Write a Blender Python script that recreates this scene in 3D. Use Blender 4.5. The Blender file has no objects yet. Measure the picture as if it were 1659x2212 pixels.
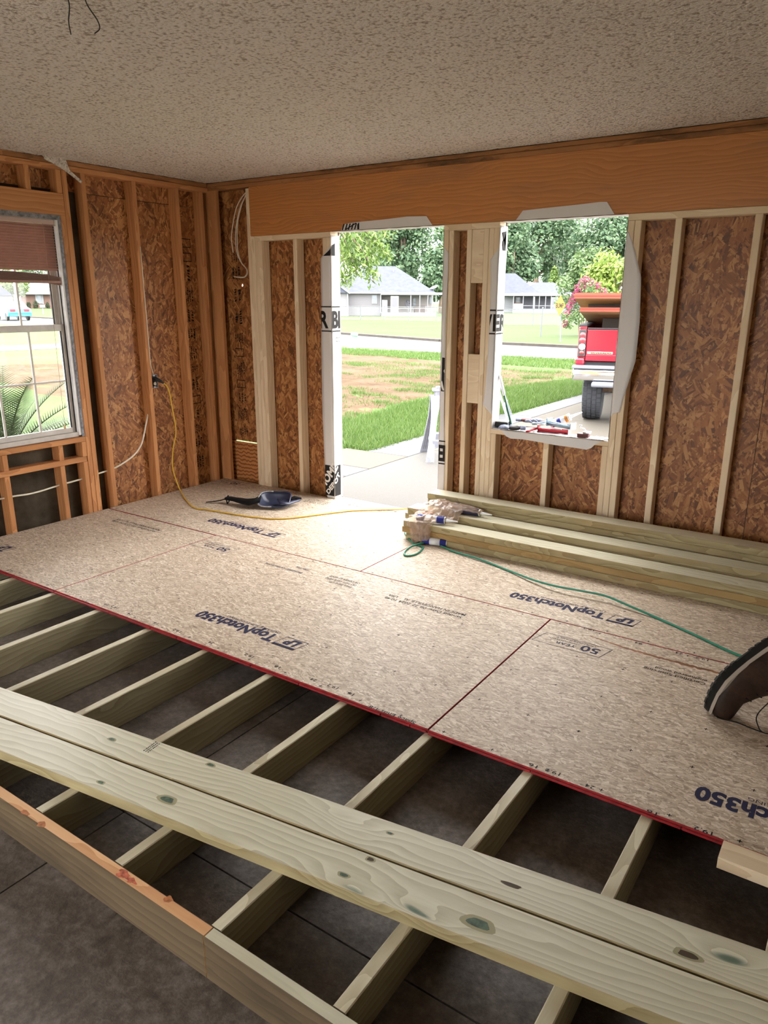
import bpy, bmesh, math, random
import numpy as np
from mathutils import Vector, Matrix

random.seed(7)
S = bpy.context.scene
C = S.collection

# ------------------------------------------------------------------ camera, sky, exposure
CAM = Vector((4.875, -4.5727, 1.5739))
RIGHT = Vector((0.82634065, 0.56316243, 0.00303506))
DOWN = Vector((0.15941309, -0.22873473, -0.9603478))
FWD = Vector((-0.54013757, 0.79405825, -0.27878826))
FPX = 1583.97
cam = bpy.data.cameras.new('camera')
cam.sensor_fit = 'VERTICAL'
cam.sensor_height = 36.0
cam.lens = FPX / 2212 * 36.0
cam.clip_start = 0.02
cam.clip_end = 800
cam_ob = bpy.data.objects.new('camera', cam)
C.objects.link(cam_ob)
cam_ob.matrix_world = Matrix(((RIGHT.x, -DOWN.x, -FWD.x, CAM.x), (RIGHT.y, -DOWN.y, -FWD.y, CAM.y),
                              (RIGHT.z, -DOWN.z, -FWD.z, CAM.z), (0, 0, 0, 1)))
S.camera = cam_ob

world = bpy.data.worlds.new('overcast_sky')
S.world = world
world.use_nodes = True
wb = world.node_tree.nodes['Background']
wb.inputs[0].default_value = (1.0, 0.985, 0.965, 1)
wb.inputs[1].default_value = 1.0

sun = bpy.data.lights.new('hazy_sun', 'SUN')
sun.energy = 0.18
sun.angle = math.radians(38)
sun.color = (1.0, 0.96, 0.88)
sun_ob = bpy.data.objects.new('hazy_sun', sun)
C.objects.link(sun_ob)
sun_ob.rotation_euler = Vector((0.30, -0.62, -0.85)).to_track_quat('-Z', 'Y').to_euler()

S.view_settings.view_transform = 'Standard'
S.view_settings.look = 'None'
S.view_settings.gamma = 1.0
S.view_settings.use_curve_mapping = False
S.view_settings.exposure = 3.74

# ------------------------------------------------------------------ helpers
def ray(px, py):
    d = RIGHT * ((px - 829.5) / FPX) + DOWN * ((py - 1106) / FPX) + FWD
    return d

def on_z(px, py, z):
    d = ray(px, py)
    return CAM + d * ((z - CAM.z) / d.z)

def at_dist(px, py, dist):
    d = ray(px, py)
    return CAM + d * (dist / math.hypot(d.x, d.y))

def tag(o, label=None, cat=None, group=None, kind=None):
    for k, v in (('label', label), ('category', cat), ('group', group), ('kind', kind)):
        if v:
            o[k] = v
    return o

def empty(name, loc=(0, 0, 0), rz=0.0, parent=None):
    o = bpy.data.objects.new(name, None)
    o.empty_display_size = 0.1
    C.objects.link(o)
    o.location = loc
    o.rotation_euler = (0, 0, rz)
    o.parent = parent
    return o

def frame(o, x, y):
    x = Vector(x).normalized()
    y = Vector(y).normalized()
    z = x.cross(y)
    return Matrix(((x.x, y.x, z.x, o[0]), (x.y, y.y, z.y, o[1]), (x.z, y.z, z.z, o[2]), (0, 0, 0, 1)))

def mesh_ob(name, me, mats, parent=None, mw=None, smooth=False):
    if mats is not None:
        for m in (mats if isinstance(mats, (list, tuple)) else [mats]):
            me.materials.append(m)
    if smooth:
        me.polygons.foreach_set('use_smooth', [True] * len(me.polygons))
    o = bpy.data.objects.new(name, me)
    C.objects.link(o)
    o.parent = parent
    if mw is not None:
        o.matrix_local = mw
    return o

class MB:
    """collects boxes, tubes, prisms and lathes into one mesh"""
    def __init__(s):
        s.v, s.f, s.mi = [], [], []
    def add(s, vs, fs, mi=0):
        b = len(s.v)
        s.v += [tuple(v) for v in vs]
        s.f += [tuple(i + b for i in f) for f in fs]
        s.mi += [mi] * len(fs)
        return s
    def box(s, x0, x1, y0, y1, z0, z1, mi=0):
        return s.add([(x0, y0, z0), (x1, y0, z0), (x1, y1, z0), (x0, y1, z0), (x0, y0, z1), (x1, y0, z1), (x1, y1, z1), (x0, y1, z1)],
                     [(0, 3, 2, 1), (4, 5, 6, 7), (0, 1, 5, 4), (1, 2, 6, 5), (2, 3, 7, 6), (3, 0, 4, 7)], mi)
    def obox(s, m, x0, x1, y0, y1, z0, z1, mi=0):
        vs = [m @ Vector(q) for q in [(x0, y0, z0), (x1, y0, z0), (x1, y1, z0), (x0, y1, z0), (x0, y0, z1), (x1, y0, z1), (x1, y1, z1), (x0, y1, z1)]]
        return s.add(vs, [(0, 3, 2, 1), (4, 5, 6, 7), (0, 1, 5, 4), (1, 2, 6, 5), (2, 3, 7, 6), (3, 0, 4, 7)], mi)
    def rbox(s, x0, x1, y0, y1, z0, z1, c, mi=0):
        """box with chamfered edges"""
        bm = bmesh.new()
        t = MB().box(x0, x1, y0, y1, z0, z1)
        vs = [bm.verts.new(q) for q in t.v]
        for f in t.f:
            bm.faces.new([vs[i] for i in f])
        bmesh.ops.bevel(bm, geom=bm.edges[:], offset=c, segments=2, affect='EDGES', profile=0.5)
        bm.verts.index_update()
        s.add([v.co for v in bm.verts], [[v.index for v in f.verts] for f in bm.faces], mi)
        bm.free()
        return s
    def prism(s, poly, z0, z1, mi=0, m=None):
        n = len(poly)
        vs = [(p[0], p[1], z0) for p in poly] + [(p[0], p[1], z1) for p in poly]
        if m is not None:
            vs = [m @ Vector(q) for q in vs]
        fs = [tuple(range(n - 1, -1, -1)), tuple(range(n, 2 * n))] + [(i, (i + 1) % n, n + (i + 1) % n, n + i) for i in range(n)]
        return s.add(vs, fs, mi)
    def tube(s, pts, r, seg=8, mi=0, caps=True):
        pts = [Vector(p) for p in pts]
        n = len(pts)
        rs = r if isinstance(r, (list, tuple)) else [r] * n
        vs, fs = [], []
        nrm = None
        for i, p in enumerate(pts):
            t = (pts[min(i + 1, n - 1)] - pts[max(i - 1, 0)])
            if t.length < 1e-9:
                t = Vector((0, 0, 1))
            t.normalize()
            if nrm is None:
                nrm = t.orthogonal().normalized()
            nrm = (nrm - t * nrm.dot(t))
            if nrm.length < 1e-6:
                nrm = t.orthogonal()
            nrm.normalize()
            b = t.cross(nrm)
            for k in range(seg):
                a = 2 * math.pi * k / seg
                vs.append(p + (nrm * math.cos(a) + b * math.sin(a)) * rs[i])
        for i in range(n - 1):
            for k in range(seg):
                k2 = (k + 1) % seg
                fs.append((i * seg + k, i * seg + k2, (i + 1) * seg + k2, (i + 1) * seg + k))
        if caps:
            fs.append(tuple(range(seg - 1, -1, -1)))
            fs.append(tuple((n - 1) * seg + k for k in range(seg)))
        return s.add(vs, fs, mi)
    def lathe(s, prof, seg=24, m=None, mi=0):
        """profile of (radius, z) turned about z"""
        vs, fs = [], []
        for r, z in prof:
            for k in range(seg):
                a = 2 * math.pi * k / seg
                q = Vector((r * math.cos(a), r * math.sin(a), z))
                vs.append(m @ q if m is not None else q)
        for i in range(len(prof) - 1):
            for k in range(seg):
                k2 = (k + 1) % seg
                fs.append((i * seg + k, i * seg + k2, (i + 1) * seg + k2, (i + 1) * seg + k))
        fs.append(tuple(range(seg - 1, -1, -1)))
        fs.append(tuple((len(prof) - 1) * seg + k for k in range(seg)))
        return s.add(vs, fs, mi)
    def loft(s, rings, caps=True, mi=0):
        n = len(rings[0])
        vs = [q for r in rings for q in r]
        fs = []
        for i in range(len(rings) - 1):
            for k in range(n):
                k2 = (k + 1) % n
                fs.append((i * n + k, i * n + k2, (i + 1) * n + k2, (i + 1) * n + k))
        if caps:
            fs.append(tuple(range(n - 1, -1, -1)))
            fs.append(tuple((len(rings) - 1) * n + k for k in range(n)))
        return s.add(vs, fs, mi)
    def mesh(s, name):
        me = bpy.data.meshes.new(name)
        me.from_pydata(s.v, [], s.f)
        me.polygons.foreach_set('material_index', s.mi)
        me.update()
        return me
    def build(s, name, mats, parent=None, mw=None, smooth=False):
        return mesh_ob(name, s.mesh(name), mats, parent, mw, smooth)

def smooth_path(pts, n=8):
    """Catmull-Rom through the points"""
    P = [Vector(p) for p in pts]
    P = [P[0] * 2 - P[1]] + P + [P[-1] * 2 - P[-2]]
    out = []
    for i in range(1, len(P) - 2):
        for k in range(n):
            t = k / n
            a, b, c, d = P[i - 1], P[i], P[i + 1], P[i + 2]
            out.append(0.5 * ((2 * b) + (c - a) * t + (2 * a - 5 * b + 4 * c - d) * t * t + (-a + 3 * b - 3 * c + d) * t ** 3))
    out.append(P[-2])
    return out

def board(name, m, o, x, y, L, w, t, parent=None, ch=0.003):
    """sawn timber: length on local x, width on local y, thickness on local z"""
    c = ch
    ring = [(c, 0), (w - c, 0), (w, c), (w, t - c), (w - c, t), (c, t), (0, t - c), (0, c)]
    b = MB().loft([[(0, q[0], q[1]) for q in ring], [(L, q[0], q[1]) for q in ring]])
    ob = b.build(name, m, parent, frame(o, x, y))
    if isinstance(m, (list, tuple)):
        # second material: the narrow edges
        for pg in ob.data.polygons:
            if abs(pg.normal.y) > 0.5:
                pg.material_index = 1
    return ob

# ------------------------------------------------------------------ materials
class Mat:
    def __init__(s, name, rough=0.6, spec=0.3, color=None, metallic=0.0):
        s.m = bpy.data.materials.new(name)
        s.m.use_nodes = True
        s.t = s.m.node_tree
        s.b = s.t.nodes['Principled BSDF']
        s.b.inputs['Roughness'].default_value = rough
        s.b.inputs['Specular IOR Level'].default_value = spec
        s.b.inputs['Metallic'].default_value = metallic
        if color:
            s.b.inputs['Base Color'].default_value = (*color, 1)
    def n(s, kind, ins=None, **kw):
        nd = s.t.nodes.new('ShaderNode' + kind)
        for k, v in kw.items():
            setattr(nd, k, v)
        for k, v in (ins or {}).items():
            s.put(nd.inputs[k], v)
        return nd
    def put(s, sock, v):
        if isinstance(v, bpy.types.NodeSocket):
            s.t.links.new(v, sock)
        else:
            sock.default_value = v
    def coords(s, scale=(1, 1, 1), rnd=True, kind='Object'):
        tc = s.n('TexCoord')
        out = tc.outputs[kind]
        if rnd:
            oi = s.n('ObjectInfo')
            mul = s.n('VectorMath', {0: oi.outputs['Random'], 1: (37.0, 91.0, 53.0)}, operation='MULTIPLY')
            # object random value drives an offset so that no two pieces share their figure
            ad = s.n('VectorMath', {0: out, 1: mul.outputs[0]}, operation='ADD')
            out = ad.outputs[0]
        mp = s.n('Mapping', {'Vector': out, 'Scale': scale})
        return mp.outputs[0]
    def noise(s, vec, scale=1, detail=4, rough=0.5, dist=0.0):
        return s.n('TexNoise', {'Vector': vec, 'Scale': scale, 'Detail': detail, 'Roughness': rough, 'Distortion': dist}).outputs['Fac']
    def ramp(s, fac, stops, interp='LINEAR'):
        r = s.n('ValToRGB', {'Fac': fac})
        r.color_ramp.interpolation = interp
        el = r.color_ramp.elements
        while len(el) < len(stops):
            el.new(0.5)
        for e, (p, c) in zip(el, stops):
            e.position = p
            e.color = (*c, 1) if len(c) == 3 else c
        return r.outputs['Color']
    def mix(s, fac, a, b, blend='MIX'):
        x = s.n('Mix', data_type='RGBA', blend_type=blend)
        s.put(x.inputs['Factor'], fac)
        cs = [i for i in x.inputs if i.type == 'RGBA']
        for sock, v in zip(cs, (a, b)):
            if isinstance(v, tuple) and len(v) == 3:
                v = (*v, 1)
            s.put(sock, v)
        return [o for o in x.outputs if o.type == 'RGBA'][0]
    def math(s, op, a, b=0.0, c=None):
        nd = s.n('Math', {0: a, 1: b}, operation=op)
        if c is not None:
            s.put(nd.inputs[2], c)
        return nd.outputs[0]
    def bump(s, h, strength=0.3, dist=0.01):
        b = s.n('Bump', {'Height': h, 'Strength': strength, 'Distance': dist})
        s.t.links.new(b.outputs[0], s.b.inputs['Normal'])
    def col(s, c):
        s.put(s.b.inputs['Base Color'], c)
        return s.m

def plain(name, color, rough=0.6, spec=0.3, metallic=0.0, vary=0.0, scale=8, bump=0.0):
    k = Mat(name, rough, spec, color, metallic)
    if vary:
        nz = k.noise(k.coords(), scale, 5, 0.6)
        lo = tuple(c * (1 - vary) for c in color)
        hi = tuple(min(1, c * (1 + vary)) for c in color)
        k.col(k.ramp(nz, [(0.3, lo), (0.7, hi)]))
        if bump:
            k.bump(nz, bump, 0.01)
    return k.m

def wood(name, dark, light, knot, rough=0.55, grain=26, rings=9, spec=0.25, knots=0.06, stain=None, stain_amt=0.5, bump=0.15):
    k = Mat(name, rough, spec)
    v = k.coords()
    warp = k.noise(k.n('Mapping', {'Vector': v, 'Scale': (1.3, 5, 5)}).outputs[0], 1.0, 3, 0.5)
    off = k.n('CombineXYZ', {1: k.math('MULTIPLY', warp, 0.16), 2: k.math('MULTIPLY', warp, 0.16)})
    v2 = k.n('VectorMath', {0: v, 1: off.outputs[0]}, operation='ADD').outputs[0]
    # knots push the rings aside
    kv = k.n('Mapping', {'Vector': v2, 'Scale': (1.7, 5.5, 5.5)}).outputs[0]
    vor = k.n('TexVoronoi', {'Vector': kv, 'Scale': 1.0, 'Randomness': 1.0}, feature='F1')
    kd = vor.outputs['Distance']
    push = k.math('MULTIPLY', k.math('POWER', k.math('MAXIMUM', k.math('SUBTRACT', 0.42, kd), 0.0), 2.0), 0.55)
    po = k.n('CombineXYZ', {1: push, 2: push})
    v3 = k.n('VectorMath', {0: v2, 1: po.outputs[0]}, operation='ADD').outputs[0]
    wv = k.n('TexWave', {'Vector': k.n('Mapping', {'Vector': v3, 'Scale': (0.12, 1, 1)}).outputs[0], 'Scale': rings, 'Distortion': 1.2, 'Detail': 2.0, 'Detail Scale': 1.5},
             wave_type='BANDS', bands_direction='Y', wave_profile='SAW').outputs['Fac']
    fine = k.noise(k.n('Mapping', {'Vector': v2, 'Scale': (2.2, 95, 95)}).outputs[0], 1.0, 4, 0.6)
    broad = k.noise(k.n('Mapping', {'Vector': v, 'Scale': (0.9, 4, 4)}).outputs[0], 1.0, 3, 0.5)
    g = k.math('ADD', k.math('MULTIPLY', wv, 0.42), k.math('ADD', k.math('MULTIPLY', fine, 0.40), k.math('MULTIPLY', broad, 0.25)))
    c = k.ramp(g, [(0.28, light), (0.62, tuple((a * 0.55 + b * 0.45) for a, b in zip(light, dark))), (0.95, dark)])
    kf = k.ramp(kd, [(0.0, (1, 1, 1)), (knots * 0.55, (0.85, 0.85, 0.85)), (knots, (0, 0, 0))])
    kfac = k.n('SeparateColor', {0: kf}).outputs[0]
    c = k.mix(kfac, c, knot)
    if stain:
        sn = k.noise(k.n('Mapping', {'Vector': v, 'Scale': (1.4, 6, 6)}).outputs[0], 1.0, 6, 0.65)
        sf = k.n('SeparateColor', {0: k.ramp(sn, [(0.5, (0, 0, 0)), (0.68, (1, 1, 1))])}).outputs[0]
        c = k.mix(k.math('MULTIPLY', sf, stain_amt), c, stain)
    k.bump(k.math('SUBTRACT', 1.0, g), bump, 0.004)
    return k.col(c)

def osb(name, tones, scale=1.0, rough=0.6, spec=0.25, aspect=5.0, bump=0.3, flecks=None, contrast=1.0, rot=2.6):
    """pressed strands lying in patches of their own direction (panel in the local xy plane)"""
    k = Mat(name, rough, spec)
    v = k.coords()
    cols = []
    hs = []
    for i, (ps, ss) in enumerate(((7.0, 9.0), (10.0, 14.0), (15.0, 21.0))):
        ofs = k.n('Mapping', {'Vector': v, 'Location': (3.1 * i, 7.7 * i, 1.3 * i), 'Scale': (scale, scale, scale)}).outputs[0]
        nz = k.n('TexNoise', {'Vector': ofs, 'Scale': 6.0 * (i + 1), 'Detail': 2}).outputs['Color']
        jit = k.n('VectorMath', {0: nz, 1: (0.10, 0.10, 0.0)}, operation='MULTIPLY').outputs[0]
        vj = k.n('VectorMath', {0: ofs, 1: jit}, operation='ADD').outputs[0]
        patch = k.n('TexVoronoi', {'Vector': vj, 'Scale': ps}, feature='F1').outputs['Color']
        r = k.n('SeparateColor', {0: patch}).outputs[0]
        ang = k.math('MULTIPLY', k.math('SUBTRACT', r, 0.5), rot)
        rv = k.n('VectorRotate', {'Vector': ofs, 'Angle': ang, 'Axis': (0, 0, 1)}, rotation_type='AXIS_ANGLE').outputs[0]
        sv = k.n('Mapping', {'Vector': rv, 'Scale': (1.0, aspect, 0.001)}).outputs[0]
        st = k.n('TexVoronoi', {'Vector': sv, 'Scale': ss, 'Randomness': 1.0}, feature='F1')
        val = k.n('SeparateColor', {0: st.outputs['Color']})
        fib = k.noise(k.n('Mapping', {'Vector': rv, 'Scale': (6, 150, 1)}).outputs[0], 1.0, 3, 0.6)
        f = k.math('ADD', k.math('MULTIPLY', val.outputs[0], 0.8), k.math('MULTIPLY', fib, 0.35))
        cols.append(k.ramp(k.math('MULTIPLY', f, contrast), tones))
        hs.append(val.outputs[1])
    m1 = k.ramp(k.noise(k.n('Mapping', {'Vector': v, 'Scale': (scale, scale, scale)}).outputs[0], 26, 3, 0.6), [(0.46, (0, 0, 0)), (0.5, (1, 1, 1))])
    f1 = k.n('SeparateColor', {0: m1}).outputs[0]
    m2 = k.ramp(k.noise(k.n('Mapping', {'Vector': v, 'Location': (5, 9, 0), 'Scale': (scale, scale, scale)}).outputs[0], 34, 3, 0.6), [(0.5, (0, 0, 0)), (0.54, (1, 1, 1))])
    f2 = k.n('SeparateColor', {0: m2}).outputs[0]
    c = k.mix(f2, k.mix(f1, cols[0], cols[1]), cols[2])
    if flecks:
        fv = k.n('Mapping', {'Vector': v, 'Scale': (26, 110, 1)}).outputs[0]
        fn = k.noise(fv, 1.0, 2, 0.5, 0.6)
        ff = k.n('SeparateColor', {0: k.ramp(fn, [(0.66, (0, 0, 0)), (0.72, (1, 1, 1))])}).outputs[0]
        c = k.mix(k.math('MULTIPLY', ff, 0.75), c, flecks)
    k.bump(hs[0], bump, 0.002)
    return k.col(c)

def vec3(*a):
    return Vector(a)
# wood and board palette
M_old = wood('old_stud_wood', (0.34, 0.13, 0.045), (0.56, 0.26, 0.105), (0.14, 0.05, 0.02), 0.6, stain=(0.22, 0.10, 0.04), stain_amt=0.35, knots=0.05)
M_new = wood('new_stud_wood', (0.60, 0.43, 0.26), (0.80, 0.66, 0.47), (0.28, 0.15, 0.07), 0.55, knots=0.05)
M_header = wood('header_wood', (0.36, 0.13, 0.035), (0.56, 0.235, 0.075), (0.20, 0.07, 0.02), 0.45, rings=14, spec=0.35, knots=0.04, stain=(0.20, 0.12, 0.08), stain_amt=0.35)
M_plate = wood('glue_marked_plate_wood', (0.20, 0.085, 0.03), (0.42, 0.19, 0.075), (0.06, 0.03, 0.015), 0.7, stain=(0.035, 0.022, 0.014), stain_amt=0.9, knots=0.05)
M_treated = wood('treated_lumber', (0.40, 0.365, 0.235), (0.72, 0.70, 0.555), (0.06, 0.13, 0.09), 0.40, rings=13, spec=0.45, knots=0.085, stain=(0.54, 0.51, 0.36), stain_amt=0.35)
M_treated_shade = wood('shaded_treated_edge', (0.17, 0.125, 0.052), (0.40, 0.335, 0.185), (0.05, 0.045, 0.022), 0.55, rings=16, knots=0.07, stain=(0.34, 0.165, 0.045), stain_amt=0.3)  # for narrow edges: shade of faces turned from the light put into the colour
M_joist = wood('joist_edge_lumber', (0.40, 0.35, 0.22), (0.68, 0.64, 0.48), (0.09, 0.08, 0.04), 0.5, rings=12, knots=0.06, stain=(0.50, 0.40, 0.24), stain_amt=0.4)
M_joist_shade = wood('shaded_joist_face', (0.19, 0.155, 0.085), (0.38, 0.335, 0.215), (0.06, 0.05, 0.025), 0.6, rings=12, knots=0.07, stain=(0.14, 0.11, 0.055), stain_amt=0.45)  # darker copy of the joist wood, the shade of the sides painted in
M_rim_old = wood('reddish_rim_lumber', (0.52, 0.24, 0.09), (0.76, 0.46, 0.24), (0.30, 0.09, 0.03), 0.5, knots=0.07, stain=(0.70, 0.30, 0.18), stain_amt=0.3)
M_osb_wall = osb('wall_strand_board', [(0.08, (0.07, 0.022, 0.007)), (0.40, (0.235, 0.085, 0.026)), (0.70, (0.35, 0.138, 0.045)), (0.98, (0.52, 0.26, 0.095))], 0.58, 0.45, 0.35, aspect=6.0, rot=1.9)
M_osb_floor = osb('subfloor_strand_board', [(0.05, (0.23, 0.165, 0.12)), (0.35, (0.43, 0.335, 0.245)), (0.75, (0.58, 0.48, 0.375)), (1.0, (0.77, 0.68, 0.58))], 1.35, 0.55, 0.25, aspect=6.0, bump=0.08, flecks=(0.16, 0.11, 0.075), rot=1.1)
M_red_edge = plain('red_edge_sealer', (0.30, 0.018, 0.022), 0.5, 0.35, vary=0.35, scale=30)
M_ink = plain('navy_ink', (0.022, 0.022, 0.06), 0.7, 0.15)
M_black_ink = plain('black_ink', (0.018, 0.017, 0.018), 0.7, 0.15)
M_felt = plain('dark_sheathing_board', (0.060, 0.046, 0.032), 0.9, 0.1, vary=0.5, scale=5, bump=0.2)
M_black_stamp = plain('smeared_stamp_ink', (0.02, 0.015, 0.012), 0.85, 0.1)
M_white_metal = plain('painted_aluminium', (0.52, 0.48, 0.44), 0.45, 0.4, vary=0.12, scale=14)
M_jamb_white = plain('white_window_jamb', (0.80, 0.78, 0.78), 0.5, 0.3, vary=0.08, scale=9)
M_flange = plain('grey_window_flange', (0.20, 0.20, 0.22), 0.6, 0.3, vary=0.6, scale=35, bump=0.2)
M_gasket = plain('black_gasket', (0.02, 0.02, 0.025), 0.6)
M_wrap = plain('white_house_wrap', (0.66, 0.635, 0.625), 0.45, 0.35)
M_cable_white = plain('white_cable_sheath', (0.74, 0.68, 0.56), 0.5)

# plywood patch: wavy cathedral figure
def plywood():
    k = Mat('plywood_patch', 0.5, 0.3)
    v = k.coords(rnd=False)
    w = k.n('TexWave', {'Vector': k.n('Mapping', {'Vector': v, 'Scale': (1.0, 3.0, 1)}).outputs[0], 'Scale': 9.0, 'Distortion': 5.0, 'Detail': 2, 'Detail Scale': 0.9}, wave_type='BANDS', bands_direction='X').outputs['Fac']
    return k.col(k.ramp(w, [(0.2, (0.52, 0.22, 0.075)), (0.75, (0.42, 0.16, 0.05)), (0.95, (0.19, 0.06, 0.02))]))
M_ply = plywood()

def popcorn():
    k = Mat('popcorn_ceiling', 0.95, 0.05)
    v = k.coords(rnd=False)
    n1 = k.noise(v, 95, 3, 0.6)
    vo = k.n('TexVoronoi', {'Vector': v, 'Scale': 78.0, 'Randomness': 1.0}, feature='SMOOTH_F1').outputs['Distance']
    h = k.math('ADD', k.math('MULTIPLY', n1, 1.1), k.math('SUBTRACT', 0.6, vo))
    big = k.noise(v, 1.4, 3, 0.5)
    pit_shade = k.ramp(h, [(0.40, (0.46, 0.35, 0.26)), (0.66, (0.93, 0.84, 0.74)), (1.0, (0.95, 0.89, 0.81))])  # shade in the pits between the bumps is painted into the cream
    k.bump(h, 0.9, 0.03)
    return k.col(k.mix(k.math('MULTIPLY', big, 0.25), pit_shade, (0.84, 0.74, 0.63)))
M_ceiling = popcorn()

def slab_mat():
    k = Mat('stained_concrete', 0.36, 0.45)
    v = k.coords(rnd=False)
    a = k.noise(v, 3.1, 10, 0.68)
    b = k.noise(v, 34, 8, 0.75)
    f = k.math('ADD', k.math('MULTIPLY', a, 0.5), k.math('MULTIPLY', b, 0.5))
    c = k.ramp(f, [(0.36, (0.045, 0.036, 0.030)), (0.48, (0.115, 0.095, 0.080)), (0.56, (0.19, 0.165, 0.148)), (0.68, (0.32, 0.285, 0.265))])
    k.put(k.b.inputs['Roughness'], k.math('ADD', 0.25, k.math('MULTIPLY', b, 0.35)))
    k.bump(f, 0.45, 0.02)
    return k.col(c)
M_slab = slab_mat()

def glass_mat():
    m = bpy.data.materials.new('dusty_window_glass')
    m.use_nodes = True
    t = m.node_tree
    t.nodes.clear()
    out = t.nodes.new('ShaderNodeOutputMaterial')
    tr = t.nodes.new('ShaderNodeBsdfTransparent')
    gl = t.nodes.new('ShaderNodeBsdfGlossy')
    gl.inputs['Roughness'].default_value = 0.03
    df = t.nodes.new('ShaderNodeBsdfDiffuse')
    df.inputs[0].default_value = (0.8, 0.8, 0.78, 1)
    fr = t.nodes.new('ShaderNodeFresnel')
    fr.inputs[0].default_value = 1.35
    m1 = t.nodes.new('ShaderNodeMixShader')
    m2 = t.nodes.new('ShaderNodeMixShader')
    m2.inputs[0].default_value = 0.018
    t.links.new(fr.outputs[0], m1.inputs[0])
    t.links.new(tr.outputs[0], m1.inputs[1])
    t.links.new(gl.outputs[0], m1.inputs[2])
    t.links.new(m1.outputs[0], m2.inputs[1])
    t.links.new(df.outputs[0], m2.inputs[2])
    t.links.new(m2.outputs[0], out.inputs[0])
    return m
M_glass = glass_mat()

# ------------------------------------------------------------------ lettering
_tc = {}
def text_mesh(body, size=1.0, bold=0.0, shear=0.0, sx=1.0, space=1.0, align='LEFT', line=1.0):
    cu = bpy.data.curves.new('lettering', 'FONT')
    cu.body = body
    cu.size = size
    cu.offset = bold
    cu.shear = shear
    cu.space_character = space
    cu.space_line = line
    cu.align_x = align
    cu.resolution_u = 3
    ob = bpy.data.objects.new('lettering', cu)
    C.objects.link(ob)
    dg = bpy.context.evaluated_depsgraph_get()
    me = bpy.data.meshes.new_from_object(ob.evaluated_get(dg))
    bpy.data.objects.remove(ob)
    bpy.data.curves.remove(cu)
    if sx != 1.0:
        for v in me.vertices:
            v.co.x *= sx
    me.materials.clear()
    return me

def text_width(me):
    xs = [v.co.x for v in me.vertices]
    return (min(xs), max(xs))

class Print:
    """flat print gathered from text and bars; local xy plane"""
    def __init__(s):
        s.b = MB()
    def text(s, body, x, y, h, width=None, bold=0.0, shear=0.0, space=1.0, rot=0.0, bar=None):
        me = text_mesh(body, h / 0.72, bold * h, shear, 1.0, space)
        x0, x1 = text_width(me)
        k = (width / (x1 - x0)) if width else 1.0
        ca, sa = math.cos(rot), math.sin(rot)
        vs = []
        for v in me.vertices:
            px, py = (v.co.x - x0) * k, v.co.y
            vs.append((x + px * ca - py * sa, y + px * sa + py * ca, 0))
        s.b.add(vs, [tuple(p.vertices) for p in me.polygons])
        bpy.data.meshes.remove(me)
        return s
    def bar(s, x0, x1, y0, y1):
        s.b.add([(x0, y0, 0), (x1, y0, 0), (x1, y1, 0), (x0, y1, 0)], [(0, 1, 2, 3)])
        return s
    def poly(s, pts):
        s.b.add([(p[0], p[1], 0) for p in pts], [tuple(range(len(pts)))])
        return s
    def outline(s, x0, x1, y0, y1, t, shear=0.0):
        def q(x, y): return (x + (y - y0) * shear, y)
        for a in (((x0, y0), (x1, y0), (x1, y0 + t), (x0, y0 + t)), ((x0, y1 - t), (x1, y1 - t), (x1, y1), (x0, y1)),
                  ((x0, y0), (x0 + t, y0), (x0 + t, y1), (x0, y1)), ((x1 - t, y0), (x1, y0), (x1, y1), (x1 - t, y1))):
            s.poly([q(*w) for w in a])
        return s
    def build(s, name, m, parent, mw):
        return s.b.build(name, m, parent, mw)

# ------------------------------------------------------------------ setting: floor slab
floor = tag(empty('floor', (0, 0, -0.157)), 'dark stained concrete slab showing between the joists', kind='structure')
XC, YC = [-0.1, 0.9, 2.9, 4.9, 6.6], [-6.6, -5.28, -3.283, -1.283, 0.10]
g = 0.006
for i in range(4):
    for j in range(4):
        MB().box(XC[i] + g / 2, XC[i + 1] - g / 2, YC[j] + g / 2, YC[j + 1] - g / 2, -0.035, 0).build('floor_slab_section', M_slab, floor)
MB().box(-0.1, 6.6, -6.6, 0.10, -0.043, -0.012).build('joint_bed', plain('joint_dirt', (0.02, 0.017, 0.014), 0.95), floor)

# ceiling: popcorn board with a ragged edge where the wall board was torn away
ceil = tag(empty('ceiling', (0, 0, 2.48)), 'cream popcorn textured ceiling with torn edge along the walls', kind='structure')
random.seed(3)
edge = []
def rag(a, b, n, amp):
    out = []
    for i in range(n):
        t = i / n
        out.append((a[0] + (b[0] - a[0]) * t + random.uniform(-amp, amp), a[1] + (b[1] - a[1]) * t + random.uniform(-amp, amp)))
    return out
edge += [(6.6, 0.0)]
edge += rag((6.5, 0.0), (0.02, 0.0), 130, 0.006)
edge += rag((0.0, -0.02), (0.0, -1.27), 40, 0.007)
edge += [(-0.03, -1.285), (-0.02, -1.33), (0.02, -1.42), (0.015, -1.46)]
edge += rag((-0.01, -1.48), (-0.02, -2.6), 20, 0.012)
edge += [(-0.05, -2.7), (-0.1, -6.6), (6.6, -6.6)]
MB().prism(edge, 0.0, 0.014).build('ceiling_board', M_ceiling, ceil)
MB().box(-0.12, 6.62, -6.62, 0.12, 0.018, 0.05).build('ceiling_backing', M_felt, ceil)
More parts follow.
